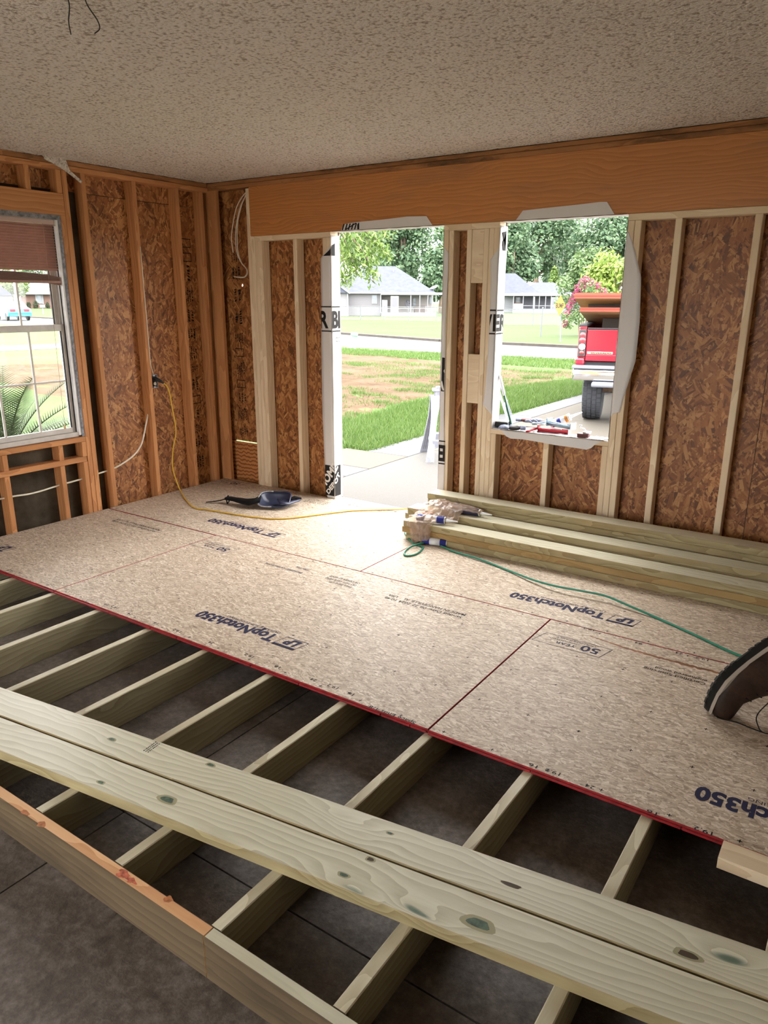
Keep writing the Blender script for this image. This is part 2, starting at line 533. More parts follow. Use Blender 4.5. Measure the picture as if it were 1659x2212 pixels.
# strip of torn ceiling paper hanging by the window
fl = [(0.012, -1.44, -0.004), (0.010, -1.37, -0.028), (0.008, -1.29, -0.062), (0.006, -1.22, -0.105), (0.004, -1.176, -0.130)]
rings = []
for i, p in enumerate(fl):
    w = (0.030, 0.026, 0.022, 0.015, 0.016)[i]
    rings.append([(p[0], p[1] - w * 0.35, p[2] - w * .5), (p[0] + 0.006, p[1] - w * 0.35, p[2] - w * .5), (p[0] + 0.006, p[1] + w * 0.35, p[2] + w * .5), (p[0], p[1] + w * 0.35, p[2] + w * .5)])
MB().loft(rings).build('torn_tape_strip', M_ceiling, ceil)
MB().prism([(-1.455, 0.0), (-1.435, -0.012), (-1.36, -0.040), (-1.29, -0.070), (-1.262, -0.080), (-1.283, -0.02), (-1.288, 0.0)], 0.0, 0.012,
           m=Matrix(((0, 0, 1, 0.006), (1, 0, 0, 0), (0, 1, 0, 0.0), (0, 0, 0, 1)))).build('torn_ceiling_flap', M_ceiling, ceil)

# ------------------------------------------------------------------ front wall
wf = tag(empty('wall_front'), 'stud framed wall with new pale studs, brown strand board and long header beam', kind='structure')
UP, XX, YY = (0, 0, 1), (1, 0, 0), (0, 1, 0)
ZB, ZT = -0.157, 2.42
def fstud(x0, z0, z1, m=None, wid=0.038, dep=0.089, y0=0.0, name='stud'):
    return board(name, m or M_new, (x0 + wid, y0, z0), UP, YY, z1 - z0, dep, wid, wf)
def frail(x0, x1, z0, z1, m=None, dep=0.089, y0=0.0, name='rail'):
    # local x along +x, local y along +y, thickness up
    return board(name, m or M_new, (x0, y0, z0), XX, YY, x1 - x0, dep, z1 - z0, wf)
# corner and old section
fstud(0.0, ZB, ZT, M_old, wid=0.089, dep=0.038)
fstud(-0.0885, ZB, ZT, M_old, wid=0.040, dep=0.085)
fstud(-0.046, ZB, ZT, M_old, wid=0.044, dep=0.060, y0=0.004)
fstud(0.425, ZB, 2.41, M_new, wid=0.036)
# header beam and doubled plates above it
board('header_beam', M_header, (0.462, 0.0, 2.055), XX, UP, 6.6 - 0.462, 0.365, 0.0445, wf).matrix_local = frame((0.462, 0.045, 2.055), XX, UP)
board('header_beam', M_header, (0, 0, 0), XX, UP, 6.6 - 0.462, 0.365, 0.0445, wf).matrix_local = frame((0.462, 0.0905, 2.055), XX, UP)
frail(-0.089, 6.6, 2.42, 2.449, M_plate, dep=0.092, y0=-0.002, name='top_plate')
frail(-0.089, 6.6, 2.451, 2.479, M_plate, dep=0.089, y0=0.004, name='top_plate')
# jack studs and infill framing left of the doorway
fstud(0.463, ZB, 2.053)
frail(0.502, 1.275, 2.016, 2.054, name='infill_plate')
for x in (0.503, 0.542, 0.904, 1.197, 1.236):
    fstud(x, ZB + 0.038, 2.015)
frail(0.43, 1.275, ZB, ZB + 0.038, M_treated, name='bottom_plate')
# between doorway and window
frail(2.247, 2.452, 2.016, 2.054, name='infill_plate')
frail(2.453, 2.657, 2.016, 2.054, name='infill_plate')
for x in (2.247, 2.286, 2.421, 2.546, 2.584, 2.620):
    fstud(x, ZB + 0.038, 2.015, wid=0.0365)
frail(2.247, 2.70, ZB, ZB + 0.038, M_treated, name='bottom_plate')
for z0, z1 in ((1.679, 2.014), (0.880, 1.213)):
    b = MB().rbox(2.4585, 2.545, 0.004, 0.042, z0, z1, 0.002).build('blocking', M_new, wf)
# window sill framing
frail(2.657, 3.476, 0.682, 0.715, name='sill_plate', dep=0.10)
for x in (2.657, 3.045, 3.438):
    fstud(x, ZB + 0.038, 0.681)
frail(2.65, 6.6, ZB, ZB + 0.038, M_treated, name='bottom_plate')
for x in (3.476, 3.516):
    fstud(x, ZB + 0.038, 2.015)
frail(3.476, 6.6, 2.016, 2.054, name='infill_plate')
for i in range(8):
    fstud(3.741 + 0.4085 * i, ZB + 0.038, 2.015)
# sheathing panels, with a slot over the plywood patch and a cable hole
YS = 0.0895
def fpanel(x0, x1, z0, z1, m=None, t=0.011, y=YS):
    return board('sheathing_panel', m or M_osb_wall, (x0, y + t, z0), UP, XX, z1 - z0, x1 - x0, t, wf, ch=0.0008)
def holed_panel():
    x0, x1, z0, z1, hx, hz, r = -0.10, 0.44, 0.347, 2.29, 0.243, 1.683, 0.009
    bm = bmesh.new()
    n = 14
    o = [bm.verts.new((a, b, 0)) for a, b in ((z0, x0), (z1, x0), (z1, x1), (z0, x1))]
    h = [bm.verts.new((hz + r * 1.3 * math.cos(2 * math.pi * k / n), hx + r * math.sin(2 * math.pi * k / n), 0)) for k in range(n)]
    ed = [bm.edges.new((o[k], o[(k + 1) % 4])) for k in range(4)] + [bm.edges.new((h[k], h[(k + 1) % n])) for k in range(n)]
    bmesh.ops.triangle_fill(bm, edges=ed, use_beauty=True)
    ex = bmesh.ops.extrude_face_region(bm, geom=bm.faces[:])
    for v in ex['geom']:
        if isinstance(v, bmesh.types.BMVert):
            v.co.z += 0.011
    bmesh.ops.recalc_face_normals(bm, faces=bm.faces[:])
    me = bpy.data.meshes.new('sheathing_panel')
    bm.to_mesh(me)
    bm.free()
    return mesh_ob('sheathing_panel', me, M_osb_wall, wf, frame((0, YS + 0.011, 0), UP, XX))
hp = holed_panel()
fpanel(-0.10, 0.44, 2.292, 2.48)
fpanel(-0.05, 0.44, ZB, 0.339, M_ply, y=0.078)
for a in ((0.44, 1.275, ZB, 2.06), (2.247, 2.657, ZB, 2.06), (2.657, 3.476, ZB, 0.69), (3.476, 4.30, ZB, 2.06), (4.303, 5.52, ZB, 2.06), (5.523, 6.6, ZB, 2.06), (0.44, 6.6, 2.06, 2.48)):
    fpanel(*a)
# outside face: cladding that closes the panel joints, open at the slot, the hole and the openings
M_clad = plain('outside_cladding', (0.07, 0.055, 0.045), 0.8)
cl = MB()
for q in ((-0.12, 0.234, 0.349, 2.6), (0.252, 1.275, 0.349, 2.6), (0.234, 0.252, 0.349, 1.671), (0.234, 0.252, 1.695, 2.6), (-0.12, 1.275, ZB, 0.337), (-0.12, 0.07, 0.337, 0.349), (0.44, 1.275, 0.337, 0.349),
          (1.275, 2.247, 2.06, 2.6), (2.247, 2.657, ZB, 2.6), (2.657, 3.476, 2.06, 2.6), (2.657, 3.476, ZB, 0.69), (3.476, 6.7, ZB, 2.6)):
    cl.box(q[0], q[1], 0.101, 0.109, q[2], q[3])
cl.build('cladding', M_clad, wf)
# stamped print on the old panel
def smear_print(parent, mw, L, w, seed):
    """column of blurred stamped lettering"""
    random.seed(seed)
    p = Print()
    x = 0.0
    while x < L:
        kind = random.random()
        if kind < 0.78:
            n = random.randint(2, 5)
            hgt = w / n * 0.6
            ln = random.uniform(0.07, 0.16)
            for i in range(n):
                yy = i * w / n
                q = x + random.uniform(0, .02)
                while q < x + ln * random.uniform(.6, 1):
                    d = random.uniform(0.004, 0.022)
                    k = random.uniform(.5, 1)
                    p.poly([(q, yy + hgt * (1 - k)), (q + d, yy + random.uniform(0, .003)), (q + d * random.uniform(.7, 1.2), yy + hgt * k), (q + random.uniform(0, .003), yy + hgt)])
                    q += d + random.uniform(0.002, 0.008)
            x += ln + random.uniform(.015, .05)
        else:
            p.outline(x, x + 0.07, 0, w, 0.006)
            x += 0.11
    return p.build('printed_lettering', M_black_stamp, parent, mw)

# ------------------------------------------------------------------ left wall
wl = tag(empty('wall_left'), 'old orange stud wall with window, strand board and cables', kind='structure')
def lstud(y0, y1, z0, z1, m=None, dep=0.089, name='stud'):
    return board(name, m or M_old, (0.0, y1, z0), UP, (-1, 0, 0), z1 - z0, dep, y1 - y0, wl)
def lrail(y0, y1, z0, z1, m=None, dep=0.089, x0=0.0, name='rail'):
    # length along -y, width along +x (into the bay is -x), thickness up
    return board(name, m or M_old, (x0 - dep, y1, z0), (0, -1, 0), XX, y1 - y0, dep, z1 - z0, wl)
lrail(-6.6, -0.002, 2.41, 2.444, name='top_plate')
lrail(-6.6, -0.002, 2.446, 2.479, M_plate, x0=-0.004, name='top_plate')
lrail(-6.6, -0.002, ZB, ZB + 0.038, M_treated, name='bottom_plate')
for a, b in ((-1.178, -1.140), (-0.750, -0.712), (-0.343, -0.305), (-0.091, -0.053)):
    lstud(a, b, ZB + 0.038, 2.409)
for i in range(9):
    y = -2.80 - 0.4064 * i
    lstud(y, y + 0.038, ZB + 0.038, 2.409)
lstud(-1.322, -1.283, ZB + 0.038, 2.409)
lstud(-2.398, -2.360, ZB + 0.038, 2.409)
lstud(-1.361, -1.324, ZB + 0.038, 2.119)
lstud(-2.358, -2.320, ZB + 0.038, 2.119)
board('window_header', M_old, (0, 0, 0), (0, -1, 0), UP, 1.032, 0.142, 0.0885, wl).matrix_local = frame((-0.0005, -1.3255, 2.120), (0, -1, 0), UP)
for y in (-1.592, -1.364, -1.99, -2.356):
    lstud(y, y + 0.038, 2.263, 2.409)
lrail(-2.318, -1.363, 0.548, 0.586, name='sill_rail')
lrail(-2.318, -1.370, 0.398, 0.438, name='sill_rail')
for y in (-2.004, -1.588, -1.399, -2.318):
    lstud(y, y + 0.037, 0.439, 0.547)
    lstud(y - 0.002, y + 0.035, ZB + 0.038, 0.397)
XS = -0.0895
def lpanel(y0, y1, z0, z1, m=None, t=0.011):
    # local x up, local y along +y -> normal (0,0,1)x(0,1,0) = -x
    return board('sheathing_panel', m or M_osb_wall, (XS, y0, z0), UP, YY, z1 - z0, y1 - y0, t, wl, ch=0.0008)
lpanel(-1.16, 0.0, ZB, 2.288)
lpanel(-1.16, 0.0, 2.292, 2.48)
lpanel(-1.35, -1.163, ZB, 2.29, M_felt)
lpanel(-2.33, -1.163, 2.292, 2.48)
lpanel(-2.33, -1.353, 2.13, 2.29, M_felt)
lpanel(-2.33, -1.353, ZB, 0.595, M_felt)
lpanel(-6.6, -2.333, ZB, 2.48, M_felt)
cl = MB()
for q in ((-6.7, -2.33, ZB, 2.6), (-1.353, 0.109, ZB, 2.6), (-2.33, -1.353, ZB, 0.59), (-2.33, -1.353, 2.125, 2.6)):
    cl.box(-0.111, -0.1015, q[0], q[1], q[2], q[3])
cl.build('cladding', M_clad, wl)
smear_print(wl, frame((-0.0886, -0.262, 0.12), UP, (0, 1, 0)), 1.95, 0.12, 5)
smear_print(wf, frame((0.235, 0.0885, 0.40), UP, (-1, 0, 0)), 1.55, 0.10, 9)

# walls behind the camera, pale plaster, with an opening added for fill light
M_plaster = plain('pale_plaster', (0.62, 0.55, 0.48), 0.9, 0.1)
wr = tag(empty('wall_right'), 'pale plaster wall at the end of the lumber stack', kind='structure')
MB().box(6.6, 6.7, -6.6, 0.1, -0.157, 2.5).build('wall_panel', M_plaster, wr)
wk = tag(empty('wall_back'), 'plain plaster wall behind the framing with an added opening for fill light', kind='structure')
MB().box(-0.1, 1.6, -6.7, -6.6, -0.157, 2.5).box(3.4, 6.7, -6.7, -6.6, -0.157, 2.5).box(1.6, 3.4, -6.7, -6.6, 2.1, 2.5).build('wall_panel', M_plaster, wk)

# ------------------------------------------------------------------ window in the left wall
wn = tag(empty('window_1', (-0.06, -1.84, 0.6)), 'single-hung aluminium window with dusty panes and thin muntins', kind='structure')
def wbox(name, m, x0, x1, y0, y1, z0, z1, parent=wn, c=None):
    o = (-0.06, -1.84, 0.6)
    b = MB()
    if c:
        b.rbox(x0 - o[0], x1 - o[0], y0 - o[1], y1 - o[1], z0 - o[2], z1 - o[2], c)
    else:
        b.box(x0 - o[0], x1 - o[0], y0 - o[1], y1 - o[1], z0 - o[2], z1 - o[2])
    return b.build(name, m, parent)
YL, YR = -2.318, -1.363      # rough opening
fr = empty('window_frame', (0, 0, 0), 0, wn)
for nm, mm, a in (('jamb', M_jamb_white, (-0.125, -0.012, -1.398, -1.364, 0.600, 2.118)), ('jamb', M_jamb_white, (-0.125, -0.012, -2.317, -2.283, 0.600, 2.118)),
                  ('head', M_white_metal, (-0.125, -0.016, -2.283, -1.398, 2.085, 2.118)), ('frame_sill', M_white_metal, (-0.125, -0.025, -2.283, -1.398, 0.590, 0.622)),
                  ('flange', M_flange, (-0.012, -0.004, -1.382, -1.3625, 0.588, 2.119)), ('flange', M_flange, (-0.012, -0.004, -2.318, -2.299, 0.588, 2.119)),
                  ('flange', M_flange, (-0.014, -0.004, -2.299, -1.382, 2.088, 2.119)),
                  ('sash_track', M_white_metal, (-0.082, -0.074, -1.412, -1.398, 0.622, 2.085)), ('sash_track', M_gasket, (-0.048, -0.043, -1.404, -1.398, 0.622, 2.085))):
    wbox(nm, mm, *a, parent=fr)
def sash(x0, x1, z0, z1, st, rb, rt, my, mz, yl=-2.281, yr=-1.400):
    s = empty('sash', (0, 0, 0), 0, wn)
    wbox('stile', M_white_metal, x0, x1, yr - st, yr, z0, z1, s, 0.003)
    wbox('stile', M_white_metal, x0, x1, yl, yl + st, z0, z1, s, 0.003)
    wbox('bottom_rail', M_white_metal, x0, x1, yl + st, yr - st, z0, z0 + rb, s, 0.003)
    wbox('top_rail', M_white_metal, x0, x1, yl + st, yr - st, z1 - rt, z1, s, 0.003)
    xm = (x0 + x1) / 2
    ys = [yl + st] + sorted(my) + [yr - st]
    zs = [z0 + rb] + sorted(mz) + [z1 - rt]
    for y in my:
        wbox('muntin', M_white_metal, xm - 0.005, xm + 0.005, y - 0.0065, y + 0.0065, z0 + rb, z1 - rt, s)
    for z in mz:
        for i in range(len(ys) - 1):
            wbox('muntin', M_white_metal, xm - 0.004, xm + 0.004, ys[i] + 0.0065, ys[i + 1] - 0.0065, z - 0.0065, z + 0.0065, s)
    for i in range(len(ys) - 1):
        for j in range(len(zs) - 1):
            wbox('pane', M_glass, xm - 0.0015, xm + 0.0015, ys[i], ys[i + 1], zs[j], zs[j + 1], s)
    wbox('gasket', M_gasket, xm - 0.006, xm + 0.006, yr - st - 0.006, yr - st, z0 + rb, z1 - rt, s)
    return s
sash(-0.073, -0.049, 0.622, 1.395, 0.024, 0.036, 0.046, (-1.668, -1.924), (0.998,))
sash(-0.112, -0.083, 1.352, 2.083, 0.040, 0.034, 0.030, (-1.688, -1.950), (1.73,))
# ------------------------------------------------------------------ raised floor: joists, rim, subfloor panels
deck = tag(empty('raised_floor', (0, 0, -0.157)), 'raised floor of pale subfloor panels on treated joists', kind='structure')
DZ = 0.157
M_rim_stain_shade = wood('stained_shaded_rim_face', (0.06, 0.04, 0.022), (0.14, 0.10, 0.056), (0.03, 0.02, 0.012), 0.75, stain=(0.05, 0.035, 0.02), stain_amt=0.7)  # stains with the shade of the face mixed into the colour
JT, JB = -0.0185, -0.157
random.seed(11)
for i in range(-1, 14):
    xr = 0.80 + 0.4085 * i
    board('joist', [M_joist_shade, M_joist], (xr, -3.538, JB + DZ), (0, 1, 0), (0, 0, 1), 3.53, JT - JB, 0.038, deck).matrix_local = frame((xr - 0.038, -3.538, JB + DZ), (0, 1, 0), (0, 0, 1))
rb1 = board('rim_board', M_rim_old, (0, 0, 0), (1, 0, 0), (0, 0, 1), 3.622, JT - JB, 0.038, deck)
rb1.matrix_local = frame((0.01, -3.539, JB + DZ), (1, 0, 0), (0, 0, 1))
rb2 = board('rim_board', M_treated, (0, 0, 0), (1, 0, 0), (0, 0, 1), 2.85, JT - JB, 0.038, deck)
rb2.matrix_local = frame((3.636, -3.539, JB + DZ), (1, 0, 0), (0, 0, 1))

# broad faces: old stains plus shade painted into the wood; ripped top edges fresh
for rb in (rb1, rb2):
    rb.data.materials.append(M_rim_stain_shade)
    for pg in rb.data.polygons:
        if abs(pg.normal.z) > 0.5:
            pg.material_index = 1

def panel(x0, x1, y0, y1, tongue=False):
    """strand board with red sealed edges; local frame at its corner"""
    L, w, t = x1 - x0, y1 - y0, 0.018
    b = MB()
    e = 0.0022
    vs = [(0, 0, 0), (L, 0, 0), (L, w, 0), (0, w, 0), (0, 0, t - e), (L, 0, t - e), (L, w, t - e), (0, w, t - e),
          (e, e, t), (L - e, e, t), (L - e, w - e, t), (e, w - e, t)]
    b.add(vs, [(8, 9, 10, 11)], 0)
    b.add(vs, [(0, 3, 2, 1), (0, 1, 5, 4), (1, 2, 6, 5), (2, 3, 7, 6), (3, 0, 4, 7), (4, 5, 9, 8), (5, 6, 10, 9), (6, 7, 11, 10), (7, 4, 8, 11)], 1)
    if tongue:
        x = 0.004
        random.seed(int(x0 * 100) + 5)
        while x < L - 0.01:
            ln = random.uniform(0.12, 0.5)
            b.box(x, min(L - 0.004, x + ln), -0.009, 0.0, 0.0045, 0.0115, 1)
            x += ln + 0.006
    o = b.build('subfloor_panel', [M_osb_floor, M_red_edge], deck, Matrix.Translation((x0, y0, -0.018 + DZ)))
    return o
P1a = panel(0.004, 2.4275, -1.2285, 0.015)
P1b = panel(2.4305, 4.868, -1.2285, 0.015)
P1c = panel(4.871, 6.58, -1.2285, 0.015)
P2a = panel(0.004, 1.197, -2.448, -1.2375, True)
P2b = panel(1.1995, 3.6355, -2.448, -1.2325, True)
P2c = panel(3.6400, 6.07, -2.452, -1.2325, True)
MB().box(0, 1.272 - 1.278, 0, 0.001, 0, 0.001)
MB().rbox(1.279, 2.243, 0.0155, 0.085, 0.139, 0.157, 0.001).build('threshold_strip', M_osb_floor, deck)

def on_panel(p, x, y, lift=0.0007):
    """frame of print that reads from the street side: runs to -x, letters point to -y"""
    o = p.matrix_local.translation
    return frame((x - o.x, y - o.y, 0.018 + lift), (-1, 0, 0), (0, -1, 0))

def topnotch(p, x, y, upto=None):
    q = Print()
    q.outline(0.0, 0.135, 0.0, 0.098, 0.004, 0.22)
    q.poly([(0.0175, 0.080), (0.1525, 0.080), (0.1565, 0.098), (0.0215, 0.098)])
    q.text('LP', 0.030, 0.014, 0.056, 0.085, bold=0.08, shear=0.2)
    if upto is None:
        q.text('TopNotch350', 0.172, 0.018, 0.074, 0.530, bold=0.06)
        q.text('DURABLE SUB-FLOORING', 0.19, -0.014, 0.019, 0.36)
    else:
        q.text(upto, 0.172, 0.020, 0.068, 0.048 * len(upto), bold=0.035)
    return q.build('printed_lettering', M_ink, p, on_panel(p, x, y))
topnotch(P2b, 2.80, -2.150)
topnotch(P1a, 1.585, -0.945)
topnotch(P1b, 4.03, -0.990)
topnotch(P2c, 5.262, -2.205)
lpx = on_z(27, 1187, 0)
topnotch(P2a, lpx.x, lpx.y + 0.03, 'Top')

def fifty(p, x, y, w=0.33, h=0.115):
    q = Print()
    q.outline(0, w, 0, h, 0.003, 0.25)
    q.text('50', 0.045, 0.035, 0.058, 0.088, bold=0.03)
    q.text('YEAR', 0.155, 0.062, 0.024, 0.10, bold=0.02)
    q.text('LIMITED WARRANTY', 0.15, 0.034, 0.014, 0.155)
    q.text('TRANSFERABLE', 0.07, 0.012, 0.012, 0.20)
    return q.build('printed_lettering', M_ink, p, on_panel(p, x, y))
fifty(P2b, 1.545, -1.355)
fifty(P2c, 4.01, -1.390)
fy = on_z(520, 1046, 0)
fifty(P1a, fy.x + 0.03, fy.y + 0.05)

def lines(p, x, y, rows, width, h=0.026, gap=0.040, m=None):
    q = Print()
    for i, r in enumerate(rows):
        if not r:
            continue
        q.text(r, 0.0, -i * gap, h, width * min(1.0, len(r) / max(len(t) for t in rows)), bold=0.012)
    return q.build('printed_lettering', m or M_black_ink, p, on_panel(p, x, y))
MADE = ['Sanded Date: 08 22 2024 10:4b', 'MADE IN HANCEVILLE, AL    USA']
lines(P2b, 3.255, -1.465, MADE, 0.48)
a = on_z(338, 1148, 0)
lines(P2a, a.x, a.y, MADE, 0.48)
a = on_z(852, 1108, 0)
lines(P1a, a.x, a.y, MADE, 0.44)
lines(P2b, 2.545, -1.455, ['THIS SIDE UP', 'DO NOT GLUE HERE', 'OR COVER BY EDGE'], 0.22, 0.022, 0.036)
a = on_z(703, 1090, 0)
lines(P1a, a.x, a.y, ['THIS SIDE UP', 'DO NOT GLUE', 'OR COVER'], 0.22, 0.022, 0.036)
a = on_z(655, 1237, 0)
lines(P2b, a.x, a.y, ['ENGINEERED  Certified Sourcing', '', 'STRUCTURAL'], 0.30, 0.022, 0.03, M_ink)
a = on_z(1525, 1476, 0)
lines(P2c, a.x, a.y, ['Certified Sourcing', 'engineered wood'], 0.26, 0.022, 0.032)
a = on_z(905, 1556, 0)
lines(P2b, a.x, a.y - 0.018, ['Space Ends 1/8"'], 0.23, 0.020)
a = on_z(200, 1087, 0)

def nail_marks(p, x0, x1, y0, y1):
    q = Print()
    r = random.Random(int(x0 * 10) + 3)
    o = p.matrix_local.translation
    s = 0.0075
    x = x0 + 0.05
    k = 0
    while x < x1:
        for j in range(5):
            y = y0 + 0.022 + (y1 - y0 - 0.044) * j / 4
            xx, yy = x - o.x + r.uniform(-.01, .01), y - o.y + (r.uniform(-.012, .012) if 0 < j < 4 else 0)
            q.bar(xx - s, xx + s, yy - s * .22, yy + s * .22)
            q.bar(xx - s * .22, xx + s * .22, yy - s, yy + s)
        k += 1
        x += 0.2032
    return tag(q.build('nail_marks', M_black_ink, p, Matrix.Translation((0, 0, 0.0186))), kind='stuff')
nail_marks(P1a, 0.02, 2.42, -1.228, 0.0)
nail_marks(P1b, 2.45, 4.85, -1.228, 0.0)
nail_marks(P2a, 0.02, 1.19, -2.448, -1.237)
nail_marks(P2b, 1.21, 3.63, -2.448, -1.232)
nail_marks(P2c, 3.65, 6.05, -2.452, -1.232)
def spans(p, xs, y, names):
    q = Print()
    o = p.matrix_local.translation
    for x, t in zip(xs, names):
        q.text(t, -(x - o.x), -(y - o.y), 0.019, 0.012 * len(t) + 0.008, bold=0.015)
    return q.build('printed_lettering', M_black_ink, p, frame((0, 0, 0.0187), (-1, 0, 0), (0, -1, 0)))
def edge_marks(p, pts, names):
    ws = [on_z(x, y, 0) for x, y in pts]
    q = Print()
    o = p.matrix_local.translation
    for w, t in zip(ws, names):
        q.text(t, -(w.x - o.x) - 0.02, -(w.y - o.y) - 0.008, 0.019, 0.011 * len(t) + 0.01, bold=0.015)
    return q.build('printed_lettering', M_black_ink, p, frame((0, 0, 0.0187), (-1, 0, 0), (0, -1, 0)))
edge_marks(P2b, [(228, 1306), (250, 1312), (280, 1326), (335, 1346), (385, 1363), (455, 1388), (541, 1417), (598, 1440), (676, 1468), (722, 1484), (756, 1498)],
           ['16', '19.2', '24', '16', '19.2', '24', '19.2', '16', '24', '19.2', '16'])
edge_marks(P2c, [(1149, 1653), (1198, 1669), (1272, 1698), (1405, 1754), (1524, 1796)], ['16', '19.2', '24', '16', '19.2'])
edge_marks(P2a, [(26, 1233), (42, 1238)], ['19.2', '16'])
edge_marks(P1b, [(1275, 1360), (1377, 1389), (1465, 1411), (1520, 1424)], ['19.2', '24', '24', '19.2'])

# wet brown smear and red chalk along the joints
M_smear = plain('brown_smear', (0.24, 0.10, 0.045), 0.55, 0.3, vary=0.5, scale=20)
M_pink = plain('red_chalk_dust', (0.50, 0.20, 0.17), 0.8, 0.1, vary=0.45, scale=40)
def smear(p, pts, m, seed):
    """ragged strip from (px, py, half width in metres) points on the deck"""
    r = random.Random(seed)
    o = p.matrix_local.translation
    c = []
    for i in range(len(pts) - 1):
        for k in range(14):
            t = k / 14
            c.append(tuple(pts[i][j] + (pts[i + 1][j] - pts[i][j]) * t for j in range(3)))
    up, lo = [], []
    for x, y, h in c:
        w = on_z(x, y, 0)
        d = Vector((-0.1, 1, 0)).normalized()
        up.append((w.x - o.x + d.x * h * r.uniform(.3, 1), w.y - o.y + d.y * h * r.uniform(.3, 1)))
        lo.append((w.x - o.x - d.x * h * r.uniform(.3, 1), w.y - o.y - d.y * h * r.uniform(.3, 1)))
    b = MB()
    for i in range(len(up) - 1):
        b.add([(up[i][0], up[i][1], 0), (lo[i][0], lo[i][1], 0), (lo[i + 1][0], lo[i + 1][1], 0), (up[i + 1][0], up[i + 1][1], 0)], [(0, 1, 2, 3)])
    return b.build('floor_smear', m, p, Matrix.Translation((0, 0, 0.0184)))
smear(P2c, [(1275, 1374, .006), (1345, 1398, .012), (1420, 1420, .014), (1490, 1438, .016), (1570, 1458, .012)], M_smear, 1)

# ------------------------------------------------------------------ loose boards
ang = Vector((1, 0.1335, 0)).normalized()
prp = Vector((-ang.y, ang.x, 0))
def loose(o, w, label, m, L=3.66):
    b = board('lumber_board', m, (0, 0, 0), ang, prp, L, w, 0.038)
    b.matrix_world = frame((o[0], o[1], JT), ang, prp)
    return tag(b, label, 'lumber', 'loose boards across the joists')
M_knot_ring = plain('knot_halo', (0.36, 0.33, 0.20), 0.5)
M_knot = plain('green_knot', (0.075, 0.125, 0.085), 0.5, vary=0.5, scale=60)
M_knot_dark = plain('dark_knot', (0.07, 0.045, 0.025), 0.6)
def knot(bd, px, py, z, r, m=None, asp=1.7, halo=True):
    w = bd.matrix_world.inverted() @ on_z(px, py, z)
    top = Vector((0, 0, 0.0388))
    def disc(rx, ry, lift, wob):
        return [(w.x + rx * math.cos(t) * (1 + wob * math.sin(3 * t + px)), w.y + ry * math.sin(t) * (1 + wob * math.cos(2 * t)), lift) for t in [2 * math.pi * k / 18 for k in range(18)]]
    zt = 0.0383
    if halo:
        MB().add(disc(r * asp * 1.35, r * 1.25, zt, .12), [tuple(range(18))]).build('knot_halo', M_knot_ring, bd)
    MB().add(disc(r * asp * .85, r * .8, zt + .0004, .18), [tuple(range(18))]).build('knot', m or M_knot, bd)
base = Vector((1.75, -3.398, 0))
lo_b = base + prp * (-0.157)
LA = loose((base.x, base.y), 0.146, 'pale treated board lying across joists, beside the subfloor edge', [M_treated, M_treated_shade])
LB = loose((lo_b.x, lo_b.y), 0.150, 'pale treated board with big green knots, beside the rim board', [M_treated, M_treated_shade])
bpy.context.view_layer.update()
for px, py, r in ((362, 1727, .017), (742, 1890, .009), (1034, 1995, .021), (218, 1690, .008)):
    knot(LB, px, py, 0.02, r)
knot(LB, 800, 1856, 0.02, .010, M_knot_dark, 1.2)
for px, py, r in ((242, 1597, .009), (455, 1652, .009), (842, 1800, .006)):
    knot(LA, px, py, 0.02, r)
knot(LA, 1485, 2062, 0.02, .014, M_knot_dark, 1.9)
knot(LA, 1105, 1912, 0.02, .011, M_knot_dark, 3.0, False)
# blurred mill stamp across the board
st = MB()
rs_ = random.Random(2)
w0 = LA.matrix_world.inverted() @ on_z(322, 1612, 0.02)
for j in range(3):
    q_ = -.030
    while q_ < .030:
        d_ = rs_.uniform(.002, .006)
        st.add([(w0.x + j * .010, w0.y + q_, .0384), (w0.x + j * .010 + .005, w0.y + q_, .0384), (w0.x + j * .010 + .005, w0.y + q_ + d_, .0384), (w0.x + j * .010, w0.y + q_ + d_, .0384)], [(0, 1, 2, 3)])
        q_ += d_ + rs_.uniform(.0015, .004)
tag(st.build('mill_stamp', M_black_ink, LA), kind='stuff')
# red paint and knots on the fresh rim edge
def rim_mark(name, px, py, rx, ry, m, wob=.2):
    w = on_z(px, py, JT)
    b_ = MB().add([(w.x + rx * math.cos(t) * (1 + wob * math.sin(4 * t + px)), w.y + ry * math.sin(t) * (1 + wob * math.cos(3 * t)), JT + DZ + .0006) for t in [2 * math.pi * k / 18 for k in range(18)]], [tuple(range(18))])
    return b_.build(name, m, deck)
M_redpaint = plain('red_paint_splash', (0.50, 0.13, 0.07), 0.6, vary=0.5, scale=80)
rim_mark('paint_splash', 268, 1890, .026, .013, M_redpaint, .35)
rim_mark('paint_splash', 285, 1903, .018, .009, M_redpaint, .4)
M_rknot = plain('orange_knot', (0.42, 0.15, 0.05), 0.5, vary=0.4, scale=70)
rim_mark('knot', 90, 1781, .016, .012, M_rknot)
rim_mark('knot', 364, 1943, .014, .011, M_rknot)
rim_mark('knot', 55, 1756, .022, .008, M_rknot)
b = board('lumber_board', M_new, (0, 0, 0), XX, YY, 1.6, 0.089, 0.038)
b.matrix_world = frame((4.686, -2.5645, JT), XX, YY)
tag(b, 'short pale stud offcut against the red subfloor edge', 'lumber')

